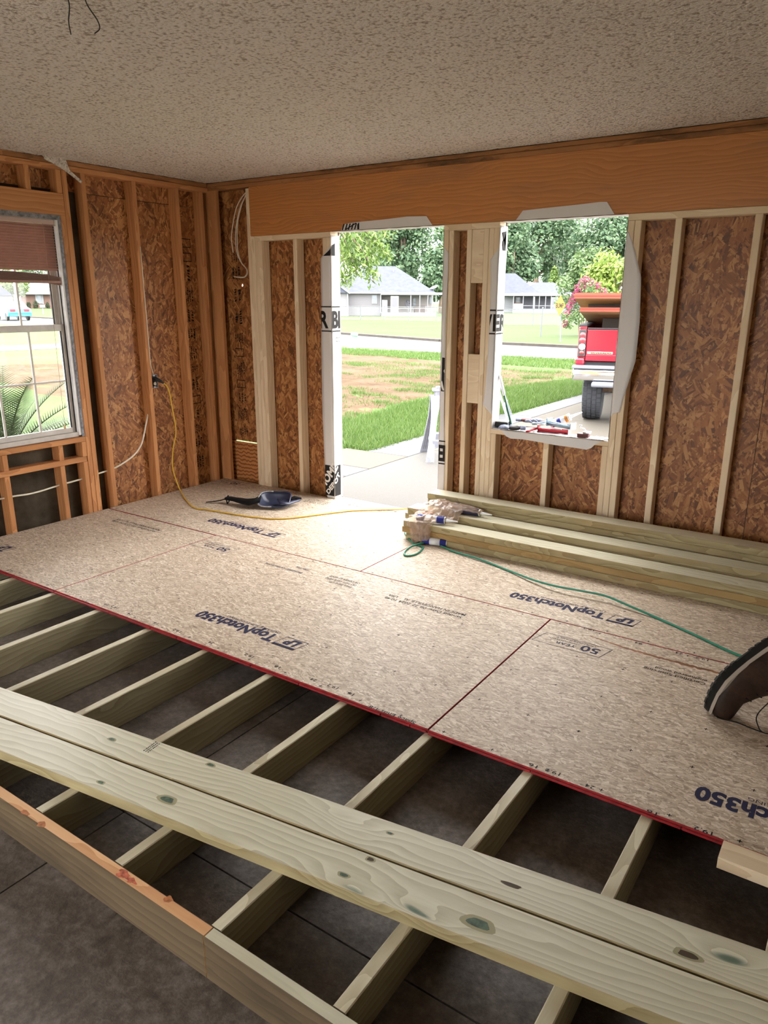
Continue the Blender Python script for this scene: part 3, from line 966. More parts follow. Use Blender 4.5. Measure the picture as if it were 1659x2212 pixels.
# stack of treated boards along the front wall
M_amber = wood('amber_treated_lumber', (0.21, 0.125, 0.045), (0.38, 0.255, 0.105), (0.10, 0.05, 0.02), 0.5, rings=14, knots=0.05)
STK = [(-0.545, [2.320, 2.285, 2.295]), (-0.385, [2.26, 2.30, 2.205, 2.225]), (-0.222, [2.34, 2.31, 2.33, 2.30, 2.295, 2.290])]
NM = ['front', 'middle', 'back']
ORD = ['bottom', 'second', 'third', 'fourth', 'fifth', 'top']
FAM = {'front': 'row beside the green hose', 'middle': 'middle row under the plastic bag', 'back': 'tallest row against the wall studs'}
random.seed(21)
for (y0, xs), nm in zip(STK, NM):
    n = len(xs)
    for i, x0 in enumerate(xs):
        pit = 0.0415 if nm == 'back' else 0.0425
        t = pit - 0.0008
        z0 = 0.0008 + i * pit
        m = [M_treated, M_amber if (nm, i) == ('front', 1) else M_treated_shade]
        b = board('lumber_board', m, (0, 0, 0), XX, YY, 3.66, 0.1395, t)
        b.matrix_world = frame((x0, y0 + random.uniform(-.004, .004), z0), XX, YY)
        lev = 'top board' if i == n - 1 else ORD[i] + ' board' if i == 0 else ORD[i] + ' board up'
        tag(b, 'treated lumber, ' + lev + ' of the ' + FAM[nm], 'lumber', 'treated boards stacked by the wall')
# ------------------------------------------------------------------ house wrap folded round the openings
WG = 'house wrap flaps round the openings'
def fold(j, s, u, z, off=0.0):
    """s=+1: face lies at x<j and the return faces +x; s=-1 mirrors"""
    if u <= 0:
        return (j + s * u, -0.0025 - off, z)
    return (j + s * (0.0025 + off), u - 0.002, z)

def jamb_wrap(label, j, s, prof, ztop_ret, zbot, seed):
    """prof: (z, width on the room face) from bottom to top"""
    r = random.Random(seed)
    root = empty('house_wrap', (j, 0, zbot))
    tag(root, label, 'house wrap', WG)
    zs, ws = [], []
    for i in range(len(prof) - 1):
        for k in range(8):
            t = k / 8
            zs.append(prof[i][0] + (prof[i + 1][0] - prof[i][0]) * t)
            ws.append(prof[i][1] + (prof[i + 1][1] - prof[i][1]) * t)
    zs.append(prof[-1][0]); ws.append(prof[-1][1])
    b = MB()
    ph = [r.uniform(0, 6) for _ in range(6)]
    def wr(u, z):
        return 0.0028 * (math.sin(38 * u + 5 * z + ph[0]) + 0.7 * math.sin(90 * u - 9 * z + ph[1]) + 0.6 * math.sin(14 * z + ph[2] + 30 * u))
    n = len(zs)
    cols = 5
    # room face
    vs = []
    for z, w in zip(zs, ws):
        for c in range(cols):
            u = -max(w, 0.001) * (1 - c / (cols - 1))
            q = fold(j, s, u, z)
            vs.append((q[0] - j, q[1] - 0.0005 * math.sin(z * 9 + c), z - zbot))
    fs = []
    for i in range(n - 1):
        for c in range(cols - 1):
            a = i * cols + c
            fs.append((a, a + 1, a + cols + 1, a + cols) if s > 0 else (a, a + cols, a + cols + 1, a + 1))
    b.add(vs, fs)
    # return into the opening
    cr = 9
    zr = [zbot + (ztop_ret - zbot) * i / 60 for i in range(61)]
    vs = []
    for z in zr:
        for c in range(cr):
            u = 0.108 * c / (cr - 1)
            q = fold(j, s, max(u, 1e-6), z, abs(wr(u, z)) if 0 < c else 0)
            vs.append((q[0] - j, q[1], z - zbot))
    fs = []
    for i in range(60):
        for c in range(cr - 1):
            a = i * cr + c
            fs.append((a, a + 1, a + cr + 1, a + cr) if s > 0 else (a, a + cr, a + cr + 1, a + 1))
    b.add(vs, fs)
    o = b.build('wrap_sheet', M_wrap, root, smooth=True)
    md = o.modifiers.new('thickness', 'SOLIDIFY')
    md.thickness = 0.0006
    md.offset = 0
    root['j'] = j; root['s'] = s; root['zb'] = zbot
    return root

def fold_print(root, pr, u0, z0, umin, umax, m, lift=0.0015, name='printed_lettering'):
    """lay a flat print over the fold: local x -> u, local y -> z"""
    j, s, zb = root['j'], root['s'], root['zb']
    bm = bmesh.new()
    me = pr.b.mesh('print')
    bm.from_mesh(me)
    bpy.data.meshes.remove(me)
    for v in bm.verts:
        v.co.x += u0
        v.co.y += z0
    for x, no in ((umin, (-1, 0, 0)), (umax, (1, 0, 0))):
        bmesh.ops.bisect_plane(bm, geom=bm.verts[:] + bm.edges[:] + bm.faces[:], plane_co=(x, 0, 0), plane_no=no, clear_outer=True)
    bmesh.ops.bisect_plane(bm, geom=bm.verts[:] + bm.edges[:] + bm.faces[:], plane_co=(0, 0, 0), plane_no=(1, 0, 0))
    bmesh.ops.subdivide_edges(bm, edges=[e for e in bm.edges if e.calc_length() > 0.05], cuts=1) if False else None
    # faces on each side of the fold keep their own edge
    bmesh.ops.split_edges(bm, edges=[e for e in bm.edges if abs(e.verts[0].co.x) < 1e-6 and abs(e.verts[1].co.x) < 1e-6])
    for f in bm.faces:
        cx = f.calc_center_median().x
        for v in f.verts:
            v.tag = cx > 0
    for v in bm.verts:
        u, z = v.co.x, v.co.y
        if v.tag:
            q = (j + s * (0.0025 + lift + 0.005), max(u, 0) - 0.004, z)
        else:
            q = (j + s * min(u, 0), -0.0028 - lift, z)
        v.co = (q[0] - j, q[1], q[2] - zb)
    o = bpy.data.meshes.new(name)
    bm.to_mesh(o)
    bm.free()
    return mesh_ob(name, o, m, root)

M_logo_white = plain('logo_white', (0.74, 0.71, 0.68), 0.6)
def home_depot(root, u0, z0, size, umin, umax):
    q = Print().poly([(0, 0), (size, 0), (size, size * 1.35), (0, size * 1.35)])
    fold_print(root, q, u0, z0, umin, umax, M_black_ink, 0.0012, 'logo_square')
    a = math.radians(52)
    t = Print()
    k = size
    t.text('THE', -0.16 * k, 0.78 * k, 0.17 * k, 0.40 * k, bold=0.06, rot=a)
    t.text('HOME', 0.02 * k, 0.26 * k, 0.36 * k, 1.30 * k, bold=0.06, rot=a)
    t.text('DEPOT', 0.28 * k, 0.04 * k, 0.20 * k, 1.12 * k, bold=0.06, rot=a)
    fold_print(root, t, u0, z0, max(umin, u0), min(umax, u0 + size), M_logo_white, 0.002, 'logo_lettering')

w1 = jamb_wrap('wrinkled white house wrap on the doorway jamb nearest the room corner', 1.275, 1,
               [(0.0, 0.074), (0.10, 0.085), (0.29, 0.096), (0.66, 0.108), (1.21, 0.108), (1.52, 0.097), (1.86, 0.096), (1.875, 0.09), (1.935, 0.02), (1.95, 0.002)], 2.03, 0.0, 1)
q = Print().text('R', -0.118, 1.362, 0.125, 0.088, bold=0.05).text('BI', 0.002, 1.362, 0.125, 0.096, bold=0.05)
q.bar(-0.2, 0.2, 1.512, 1.521).bar(-0.2, 0.2, 1.331, 1.340)
fold_print(w1, q, 0, 0, -0.1, 0.1, M_black_ink)
q = Print().text('ICC-ES', 0.03, 1.255, 0.036, 0.11)
fold_print(w1, q, 0, 0, -0.1, 0.1, M_black_ink)
q = Print().poly([(-0.07, 1.885), (0.045, 1.885), (0.045, 1.975), (0.015, 1.96), (-0.01, 1.925)])
fold_print(w1, q, 0, 0, -0.1, 0.1, M_black_ink, name='logo_square')
home_depot(w1, -0.110, 0.022, 0.188, -0.092, 0.1)

w2 = jamb_wrap('narrow white house wrap strip between doorway and pale studs', 2.247, -1,
               [(0.0, 0.05), (0.24, 0.053), (0.43, 0.055), (0.77, 0.038), (1.09, 0.036), (1.41, 0.029), (1.71, 0.040), (1.87, 0.040), (1.925, 0.0)], 2.03, 0.0, 2)
def face_print(root, pr, m, x0, x1, name='printed_lettering'):
    """print on the room face of a strip that starts at the jamb and runs to +x"""
    j, zb = root['j'], root['zb']
    bm = bmesh.new()
    me = pr.b.mesh('print')
    bm.from_mesh(me)
    bpy.data.meshes.remove(me)
    for x, no in ((x0, (-1, 0, 0)), (x1, (1, 0, 0))):
        bmesh.ops.bisect_plane(bm, geom=bm.verts[:] + bm.edges[:] + bm.faces[:], plane_co=(x, 0, 0), plane_no=no, clear_outer=True)
    for v in bm.verts:
        v.co = (v.co.x - j, -0.0045, v.co.y - zb)
    o = bpy.data.meshes.new(name)
    bm.to_mesh(o)
    bm.free()
    return mesh_ob(name, o, m, root)
q = Print().text('E', 2.243, 0.445, 0.115, 0.040, bold=0.05).text('I', 2.282, 0.445, 0.115, 0.020, bold=0.05)
q.bar(2.2, 2.4, 0.583, 0.592).bar(2.2, 2.4, 0.417, 0.426)
face_print(w2, q, M_black_ink, 2.2475, 2.300)
q = Print().poly([(2.255, 0.945), (2.29, 0.945), (2.29, 1.18), (2.258, 1.182)])
face_print(w2, q, M_black_ink, 2.2475, 2.280, 'logo_square')
for pl_ in ([(2.2475, 1.00), (2.262, 1.02), (2.28, 0.955), (2.27, 0.95)], [(2.272, 1.09), (2.281, 1.105), (2.281, 1.07)]):
    o = face_print(w2, Print().poly(pl_), M_logo_white, 2.2475, 2.280, 'logo_lettering')
    o.location.y -= 0.0008

w4 = jamb_wrap('wrinkled white house wrap on the window jamb above the green pole', 2.657, 1,
               [(0.815, 0.001), (0.88, 0.070), (0.93, 0.060), (1.10, 0.050), (1.42, 0.044), (1.70, 0.048), (1.826, 0.056), (1.88, 0.010), (1.90, 0.001)], 2.03, 0.716, 3)
q = Print().text('V', -0.085, 1.375, 0.105, 0.06, bold=0.05).text('E', -0.018, 1.375, 0.105, 0.062, bold=0.06).text('R', 0.056, 1.375, 0.105, 0.075, bold=0.05)
q.bar(-0.2, 0.2, 1.500, 1.510).bar(-0.2, 0.2, 1.350, 1.359)
fold_print(w4, q, 0, 0, -0.044, 0.1, M_black_ink)
q = Print().poly([(0.05, 1.88), (0.085, 1.88), (0.03, 1.99), (0.085, 2.0), (0.07, 1.95), (0.04, 1.93)])
fold_print(w4, q, 0, 0, 0.0, 0.1, M_black_ink, name='logo_square')

w5 = jamb_wrap('plain white house wrap on the window jamb beside the dark stud bays', 3.476, -1,
               [(0.873, 0.0), (0.895, 0.016), (0.905, 0.055), (1.0, 0.070), (1.22, 0.120), (1.45, 0.122), (1.70, 0.106), (1.85, 0.055), (1.956, 0.008)], 2.03, 0.716, 4)

def flap(label, poly, zf, x0, x1, up=True, y1=0.106):
    """flap on the wall face plus the part folded over the edge at height zf"""
    root = empty('house_wrap', ((x0 + x1) / 2, 0, zf))
    tag(root, label, 'house wrap', WG)
    cx = (x0 + x1) / 2
    b = MB()
    b.add([(p[0] - cx, -0.004 - 0.0006 * math.sin(p[0] * 30), p[1] - zf) for p in poly], [tuple(range(len(poly)))])
    n = 24
    vs = []
    for i in range(n + 1):
        x = x0 + (x1 - x0) * i / n
        for c in range(6):
            y = -0.004 + (y1 + 0.004) * c / 5
            dz = (-1 if up else 1) * (0.0022 + 0.0012 * math.sin(x * 41 + c * 2.1) + 0.0008 * math.sin(x * 90 + c))
            vs.append((x - cx, y, dz))
    b.add(vs, [(i * 6 + c, i * 6 + c + 1, (i + 1) * 6 + c + 1, (i + 1) * 6 + c) for i in range(n) for c in range(5)])
    o = b.build('wrap_sheet', M_wrap, root)
    md = o.modifiers.new('thickness', 'SOLIDIFY')
    md.thickness = 0.0006
    md.offset = 0
    return root
w3 = flap('white house wrap flap over the top of the doorway', [(1.376, 2.055), (1.402, 2.097), (1.45, 2.103), (1.549, 2.108), (1.75, 2.112), (1.952, 2.121), (2.108, 2.115), (2.157, 2.055)], 2.0535, 1.283, 2.24)
q = Print()
for i in range(5):
    q.poly([(1.385 + i * .028, 2.058), (1.397 + i * .028, 2.058), (1.414 + i * .028, 2.100), (1.402 + i * .028, 2.100)])
q.poly([(1.42, 2.064), (1.425, 2.058), (1.52, 2.098), (1.515, 2.104)])
q.poly([(1.527, 2.057), (1.545, 2.057), (1.545, 2.106), (1.527, 2.090)])
root3 = w3
bm_o = q.b
bm_o.v = [(v[0] - (1.283 + 2.24) / 2, -0.0062, v[1] - 2.0535) for v in bm_o.v]
bm_o.build('printed_lettering', M_black_ink, w3)
flap('white house wrap flap over the top of the window', [(2.768, 2.055), (2.812, 2.109), (2.9, 2.113), (3.17, 2.122), (3.30, 2.128), (3.343, 2.126), (3.393, 2.055)], 2.0535, 2.664, 3.47)
flap('white house wrap flap hanging from the sill under the tools', [(2.735, 0.714), (2.775, 0.676), (2.81, 0.664), (2.90, 0.668), (3.02, 0.662), (3.12, 0.655), (3.25, 0.652), (3.34, 0.648), (3.37, 0.662), (3.395, 0.690), (3.44, 0.714)], 0.7165, 2.664, 3.47, up=False)
# ------------------------------------------------------------------ window blind
M_slat = plain('mauve_brown_slat', (0.30, 0.165, 0.125), 0.5, 0.35, vary=0.12, scale=18)
M_slat_edge = plain('blind_cord', (0.34, 0.22, 0.17), 0.7)
M_head = plain('blind_headrail_paint', (0.50, 0.36, 0.32), 0.45)
blind = tag(empty('window_blind', (-0.035, -1.84, 2.09)), 'half raised brown slatted blind in the aluminium window', 'blind')
def bbox(name, m, x0, x1, y0, y1, z0, z1, c=0.0, parent=blind):
    b = MB()
    a = (x0 + 0.035, x1 + 0.035, y0 + 1.84, y1 + 1.84, z0 - 2.09, z1 - 2.09)
    (b.rbox(*a, c) if c else b.box(*a))
    return b.build(name, m, parent)
bbox('headrail', M_head, -0.047, -0.014, -2.275, -1.410, 2.056, 2.084, 0.002)
bbox('bracket', M_white_metal, -0.050, -0.012, -1.4095, -1.400, 2.048, 2.0845, 0.001)
def slat_mesh(L, w, sag):
    b = MB()
    rows = []
    n = 10
    for i in range(n + 1):
        y = -L / 2 + L * i / n
        dz = sag * ((i / n) ** 6)
        ring = []
        for k in range(5):
            t = k / 4 - .5
            ring.append((t * w, y, dz + 0.004 * (1 - 4 * t * t)))
        for k in range(4, -1, -1):
            t = k / 4 - .5
            ring.append((t * w, y, dz + 0.004 * (1 - 4 * t * t) - 0.0012))
        rows.append(ring)
    return b.loft(rows).mesh('slat')
sm = slat_mesh(0.865, 0.026, 0.0)
sm.materials.append(M_slat)
for i in range(17):
    o = bpy.data.objects.new('slat', sm)
    C.objects.link(o)
    o.parent = blind
    o.location = (0.003, 0.0, -0.045 - 0.0176 * i)
    o.rotation_euler = (0.0, math.radians(-38), 0)
sm2 = slat_mesh(0.875, 0.026, -0.03)
sm2.materials.append(M_slat)
for i in range(14):
    o = bpy.data.objects.new('slat', sm2)
    C.objects.link(o)
    o.parent = blind
    o.location = (0.003 + 0.0008 * (i % 3), 0.0 + 0.001 * (i % 2), -0.347 - 0.0043 * i)
    o.rotation_euler = (math.radians(0.06 * (i - 7)), math.radians(-4 + (i % 3)), 0)
bbox('bottom_rail', M_slat, -0.046, -0.016, -2.275, -1.402, 1.672, 1.690, 0.003)
for y in (-2.12, -1.84, -1.555):
    MB().tube([(0.018, y + 1.84, -0.03), (0.019, y + 1.84, -0.34), (0.020, y + 1.845, -0.415)], 0.0011, 5).build('ladder_cord', M_slat_edge, blind)
cp = smooth_path([(0.022, 0.345, -0.03), (0.024, 0.342, -0.4), (0.026, 0.333, -0.9), (0.026, 0.329, -1.35), (0.027, 0.327, -1.40)], 6)
MB().tube(cp, 0.0013, 5).build('pull_cord', M_slat_edge, blind)
MB().lathe([(0.002, 0.012), (0.006, 0.006), (0.008, -0.014), (0.005, -0.018)], 10, Matrix.Translation((0.027, 0.327, -1.41))).build('tassel', plain('tassel_wood', (0.55, 0.36, 0.18), 0.5), blind)

# ------------------------------------------------------------------ electrical
M_box = plain('galvanised_box', (0.45, 0.45, 0.46), 0.4, 0.5, 0.7, vary=0.2, scale=40)
M_black = plain('black_rubber', (0.015, 0.015, 0.016), 0.5)
M_ivory = plain('ivory_plastic', (0.62, 0.56, 0.44), 0.4)
ob = tag(empty('outlet_box', (-0.03, -0.682, 0.932)), 'open metal outlet box with receptacle fixed to a stud', 'outlet')
bx = MB()
bx.box(-0.03, 0.022, -0.0285, -0.0265, -0.052, 0.052).box(-0.03, 0.022, 0.0265, 0.0285, -0.052, 0.052).box(-0.03, 0.022, -0.0265, 0.0265, -0.052, -0.050).box(-0.03, 0.022, -0.0265, 0.0265, 0.050, 0.052).box(-0.03, -0.028, -0.0265, 0.0265, -0.05, 0.05)
bx.build('box_shell', M_box, ob)
MB().rbox(0.004, 0.020, -0.017, 0.017, -0.034, 0.034, 0.003).build('receptacle', M_black, ob)
MB().lathe([(0.013, 0), (0.014, 0.004), (0.012, 0.006)], 16, frame((0.020, 0, -0.018), (0, 1, 0), (0, 0, 1))).build('receptacle_face', M_ivory, ob)
for z_ in (0.040, -0.048):
    MB().rbox(0.014, 0.019, -0.010, 0.010, z_, z_ + 0.008, 0.001).build('mounting_ear', M_box, ob)

M_yellow = plain('yellow_cord_jacket', (0.62, 0.38, 0.035), 0.45, 0.4)
cord = tag(empty('extension_lead', (0.55, -0.85, 0)), 'yellow extension cord from the outlet box across the floor', 'cord')
def rel(o, pts):
    return [(p[0] - o[0], p[1] - o[1], p[2] - o[2]) for p in pts]
Y = [(0.052, -0.655, 0.925), (0.062, -0.625, 0.895), (0.060, -0.600, 0.84), (0.055, -0.580, 0.71), (0.055, -0.560, 0.52), (0.055, -0.605, 0.37), (0.058, -0.625, 0.22), (0.075, -0.600, 0.07), (0.12, -0.605, 0.010),
     (0.30, -0.72, 0.0055), (0.552, -0.851, 0.0055), (0.69, -0.835, 0.0055), (0.825, -0.818, 0.0055), (1.0, -0.80, 0.0055), (1.16, -0.765, 0.0055), (1.28, -0.72, 0.0055), (1.375, -0.62, 0.0055), (1.495, -0.413, 0.0055), (1.615, -0.221, 0.0055),
     (1.76, -0.09, 0.0055), (1.89, 0.012, 0.0065), (1.97, 0.07, 0.008), (2.03, 0.14, -0.06), (2.06, 0.22, -0.148), (2.12, 0.5, -0.184), (2.18, 0.75, -0.184)]
MB().tube(rel((0.55, -0.85, 0), smooth_path(Y, 7)), 0.0052, 8).build('jacket', M_yellow, cord, smooth=True)
pl = MB()
pl.tube(rel((0.55, -0.85, 0), [(-0.004, -0.682, 0.950), (0.012, -0.680, 0.950), (0.030, -0.674, 0.944), (0.046, -0.662, 0.932), (0.056, -0.648, 0.918)]), [0.014, 0.0155, 0.014, 0.010, 0.0065], 12)
pl.build('plug', M_black, cord, smooth=True)

def cable(name, label, pts, r, m, cat='cable', group=None, seg=6, n=8):
    o = Vector(pts[0])
    b = MB().tube(rel(o, smooth_path(pts, n)), r, seg).build(name, m, None, smooth=True)
    b.location = o
    return tag(b, label, cat, group)
cable('cable', 'thick white cable sagging through the studs under the window', [(-0.045, -2.40, 0.24), (-0.045, -2.0, 0.246), (-0.045, -1.8, 0.236), (-0.045, -1.582, 0.252), (-0.045, -1.40, 0.262), (-0.045, -1.246, 0.277), (-0.045, -1.154, 0.287), (-0.030, -1.074, 0.308), (-0.008, -0.95, 0.37), (-0.012, -0.861, 0.45), (-0.03, -0.80, 0.56), (-0.045, -0.747, 0.672)], 0.0065, M_cable_white)
cable('cable', 'thin white wire stapled down a wall stud above the outlet', [(0.003, -0.722, 1.95), (0.003, -0.721, 1.726), (0.003, -0.719, 1.40), (0.003, -0.719, 1.10), (0.0, -0.706, 1.03), (-0.01, -0.69, 0.988)], 0.003, M_cable_white)
for k, (dx, dz) in enumerate(((0.0, 0.0), (0.022, 0.012), (-0.016, -0.01))):
    P = [(0.424 + 0.0, 0.045, 2.395 + dz * .5), (0.375 + dx * .4, 0.05, 2.36), (0.31 + dx, 0.05, 2.28), (0.262 + dx * 1.2, 0.05, 2.16 + dz), (0.243 + dx * 1.4, 0.05, 2.05), (0.25 + dx * 1.2, 0.05, 1.94), (0.30 + dx * .6, 0.045, 1.86), (0.360 + dx * .3, 0.04, 1.81 + dz * .4), (0.372 + dx * .2, 0.04, 1.78), (0.34, 0.05, 1.752 - dz * .3)]
    P += [(0.285, 0.06, 1.742 + dz * .3), (0.20, 0.065, 1.75)] if k < 2 else []
    P = P[:6] if k == 2 else P
    P = [(p[0], p[1] - 0.012 * k, p[2]) for p in P]
    cable('cable', ['inner loop of white cable hanging beside the tall header stud', 'outer loop of white cable hanging beside the tall header stud', 'short white cable tail hanging in the corner bay'][k], P, 0.0045, M_cable_white, group='cables hanging in the corner bay')
M_dark_wire = plain('dark_wire', (0.03, 0.025, 0.02), 0.6)
cable('ceiling_wire', 'straight dark wire hanging from the popcorn ceiling', [(2.60, -2.985, 2.493), (2.54, -2.922, 2.470), (2.44, -2.86, 2.455), (2.36, -2.80, 2.446)], 0.0022, M_dark_wire, 'wire', 'wires from the ceiling')
cable('ceiling_wire', 'curved dark wire hanging from the popcorn ceiling', [(2.63, -2.93, 2.493), (2.585, -2.89, 2.470), (2.51, -2.80, 2.462), (2.465, -2.76, 2.455), (2.43, -2.755, 2.448)], 0.0022, M_dark_wire, 'wire', 'wires from the ceiling')

# ------------------------------------------------------------------ green air hose
M_hose = plain('green_hose', (0.022, 0.20, 0.125), 0.4, 0.4)
zz = lambda pts: [(860 + x / 8.295, 1070 + y / 8.295, h) for x, y, h in pts]
HP = zz([(118, 640, .009), (165, 740, .006), (250, 840, .006), (330, 885, .006), (430, 918, .006), (440, 955, .006), (350, 1040, .006), (220, 1080, .006), (125, 1075, .006), (112, 1025, .006), (180, 950, .007), (300, 890, .018), (420, 860, .016), (560, 853, .010), (700, 872, .008)])
HP += [(980, 1191, .008), (1030, 1206, .010), (1085, 1227, .006), (1150, 1252, .016), (1200, 1266, .026), (1260, 1277, .032), (1310, 1288, .030), (1360, 1309, .020), (1420, 1335, .007), (1500, 1371, .007), (1590, 1413, .007)]
W = [on_z(x, y, h) for x, y, h in HP]
W += [Vector((4.72, -1.20, 0.007)), Vector((5.0, -1.26, 0.007)), Vector((5.4, -1.2, 0.007))]
W = [Vector((2.175, -0.24, 0.0075)), Vector((2.19, -0.33, 0.008))] + W
cable('air_hose', 'green air hose looped by the lumber and trailing to the boot', [tuple(w) for w in W], 0.0062, M_hose, 'hose', None, 8, 7)

# ------------------------------------------------------------------ knee pad
M_navy = plain('navy_vinyl', (0.030, 0.036, 0.075), 0.38, 0.5, vary=0.3, scale=14, bump=0.3)
M_strap = plain('black_webbing', (0.012, 0.012, 0.013), 0.85, 0.1)
M_worn = plain('worn_pad_edge', (0.28, 0.27, 0.28), 0.7, vary=0.5, scale=40)
kx, ky = 0.985, -0.47
kp = tag(empty('knee_pad', (kx, ky, 0.0), math.radians(30)), 'navy knee pad with black straps lying on the subfloor', 'knee pad')
def bowl():
    rings = []
    for rx, ry, zb_, tilt_ in ((0.015, 0.012, 0.010, 0), (0.06, 0.05, 0.010, 0), (0.088, 0.075, 0.014, 0), (0.105, 0.092, 0.034, .25), (0.118, 0.104, 0.052, .6), (0.126, 0.110, 0.066, 1.0)):
        ring = []
        for k in range(28):
            t = 2 * math.pi * k / 28
            sq = (abs(math.cos(t)) ** 3 + abs(math.sin(t)) ** 3) ** (-1 / 3)
            z = zb_ + tilt_ * (0.030 * math.sin(t) - 0.018 * max(0, -math.sin(t)) + .006 * math.sin(3 * t))
            ring.append(Vector((rx * math.cos(t) * sq, ry * math.sin(t) * sq, max(z, .006))))
        rings.append(ring)
    return rings
G = bowl()
b = MB()
b.loft(G, caps=False)
b.add(G[0], [tuple(range(27, -1, -1))])
o = b.build('pad_shell', M_navy, kp, Matrix.Translation((0.045, 0, 0.0)), True)
md = o.modifiers.new('thickness', 'SOLIDIFY'); md.thickness = 0.006
md.offset = 1
MB().tube(G[-1][8:22], 0.006, 6).build('worn_edge', M_worn, kp, Matrix.Translation((0.045, 0, 0.0)), True)
MB().tube(G[-1][21:] + G[-1][:9], 0.006, 6).build('rim_piping', M_navy, kp, Matrix.Translation((0.045, 0, 0.0)), True)
def strip(pts, w, th=0.004):
    rings = []
    for i, p in enumerate(pts):
        p = Vector(p[:3]); ww = w[i]
        t = (Vector(pts[min(i + 1, len(pts) - 1)][:3]) - Vector(pts[max(i - 1, 0)][:3])).normalized()
        s = t.cross(Vector((0, 0, 1))).normalized()
        rings.append([p - s * ww / 2, p + s * ww / 2, p + s * ww / 2 + Vector((0, 0, th)), p - s * ww / 2 + Vector((0, 0, th))])
    return MB().loft(rings)
strip([(-0.06, -0.02, 0.055), (-0.13, -0.03, 0.030), (-0.20, -0.01, 0.028), (-0.28, 0.03, 0.030), (-0.33, 0.05, 0.032), (-0.36, 0.06, 0.030)], [0.17, 0.15, 0.09, 0.055, 0.05, 0.045], 0.02).build('strap', M_strap, kp, None, True)
strip([(-0.36, 0.06, 0.034), (-0.40, 0.055, 0.022), (-0.46, 0.045, 0.012), (-0.52, 0.04, 0.006)], [0.035, 0.022, 0.018, 0.016]).build('strap_tail', M_strap, kp, None, False)
MB().tube([(-0.345, 0.03, 0.004), (-0.35, 0.03, 0.05), (-0.35, 0.085, 0.055), (-0.345, 0.085, 0.006), (-0.345, 0.03, 0.004)], 0.005, 6).build('buckle', M_strap, kp)
strip([(0.09, -0.05, 0.045), (0.14, -0.03, 0.035), (0.19, 0.02, 0.036), (0.235, 0.05, 0.040)], [0.16, 0.13, 0.08, 0.045], 0.012).build('side_flap', M_navy, kp, None, True)
strip([(0.17, 0.03, 0.052), (0.20, 0.05, 0.060), (0.25, 0.06, 0.048)], [0.05, 0.05, 0.03], 0.008).build('hook_patch', M_strap, kp, None, False)

# ------------------------------------------------------------------ bag and caulk tubes on the lumber
def film():
    m = bpy.data.materials.new('brown_translucent_film')
    m.use_nodes = True
    t = m.node_tree
    b = t.nodes['Principled BSDF']
    b.inputs['Base Color'].default_value = (0.40, 0.29, 0.225, 1)
    b.inputs['Roughness'].default_value = 0.25
    b.inputs['Specular IOR Level'].default_value = 0.6
    tr = t.nodes.new('ShaderNodeBsdfTransparent')
    tr.inputs[0].default_value = (0.90, 0.80, 0.72, 1)
    mx = t.nodes.new('ShaderNodeMixShader')
    mx.inputs[0].default_value = 0.5
    t.links.new(b.outputs[0], mx.inputs[1])
    t.links.new(tr.outputs[0], mx.inputs[2])
    t.links.new(mx.outputs[0], t.nodes['Material Output'].inputs[0])
    return m
M_film = film()
def bag_piece(path, half, seed, fold_amp=0.006):
    """draped film: path of (x, y, z) centre line, half widths across along x+y"""
    r = random.Random(seed)
    pts = smooth_path(path, 8)
    n = len(pts)
    hw = np.interp(np.linspace(0, 1, n), np.linspace(0, 1, len(half)), half)
    ph = [r.uniform(0, 6.3) for _ in range(5)]
    g = []
    cols = 27
    for i, p in enumerate(pts):
        t = (pts[min(i + 1, n - 1)] - pts[max(i - 1, 0)]).normalized()
        s = Vector((1, 0, 0))
        s = (s - t * s.dot(t))
        if s.length < 0.2:
            s = Vector((0, 1, 0)) - t * t.y
        s.normalize()
        nn = t.cross(s).normalized()
        if nn.z < 0 or (abs(nn.z) < .3 and nn.y > 0):
            nn = -nn
        row = []
        for c in range(cols):
            q = (c / (cols - 1) - .5) * 2
            w = fold_amp * (1.3 * abs(math.sin(q * 6 + ph[0] + i * .10)) + .9 * abs(math.sin(q * 11 + ph[1] - i * .17)) + .8 * abs(math.sin(i * .55 + ph[2] + q * 3)) - 1.0)
            dome = 0.015 * (1 - q * q)
            row.append(p + s * (q * hw[i] * (1 + .08 * math.sin(i * .9 + ph[3]))) + nn * (abs(w) * .9 + dome + .003))
        g.append(row)
    b = MB()
    b.add([q for row in g for q in row], [(i * cols + c, i * cols + c + 1, (i + 1) * cols + c + 1, (i + 1) * cols + c) for i in range(n - 1) for c in range(cols - 1)])
    return b
bag = tag(empty('plastic_bag', (2.45, -0.45, 0.13)), 'crumpled brown plastic bag draped over the lumber ends', 'bag')
def bagb(path, half, seed, name, amp=0.006):
    b = bag_piece([Vector(p) - Vector((2.45, -0.45, 0.13)) for p in path], half, seed, amp)
    return b.build(name, M_film, bag, None, True)
bagb([(2.455, -0.26, 0.215), (2.45, -0.33, 0.212), (2.45, -0.38, 0.200), (2.445, -0.44, 0.165), (2.44, -0.53, 0.155), (2.44, -0.565, 0.125), (2.455, -0.575, 0.07), (2.47, -0.60, 0.022)], [0.07, 0.10, 0.11, 0.10, 0.10, 0.09, 0.075, 0.06], 3, 'bag_film')
bagb([(2.44, -0.33, 0.205), (2.53, -0.31, 0.208), (2.62, -0.30, 0.205), (2.70, -0.30, 0.200), (2.76, -0.30, 0.190)], [0.06, 0.075, 0.07, 0.05, 0.035], 8, 'bag_handle', 0.006)
bagb([(2.56, -0.30, 0.205), (2.575, -0.37, 0.19), (2.58, -0.42, 0.150), (2.58, -0.47, 0.138)], [0.07, 0.07, 0.07, 0.05], 12, 'bag_flap', 0.005)
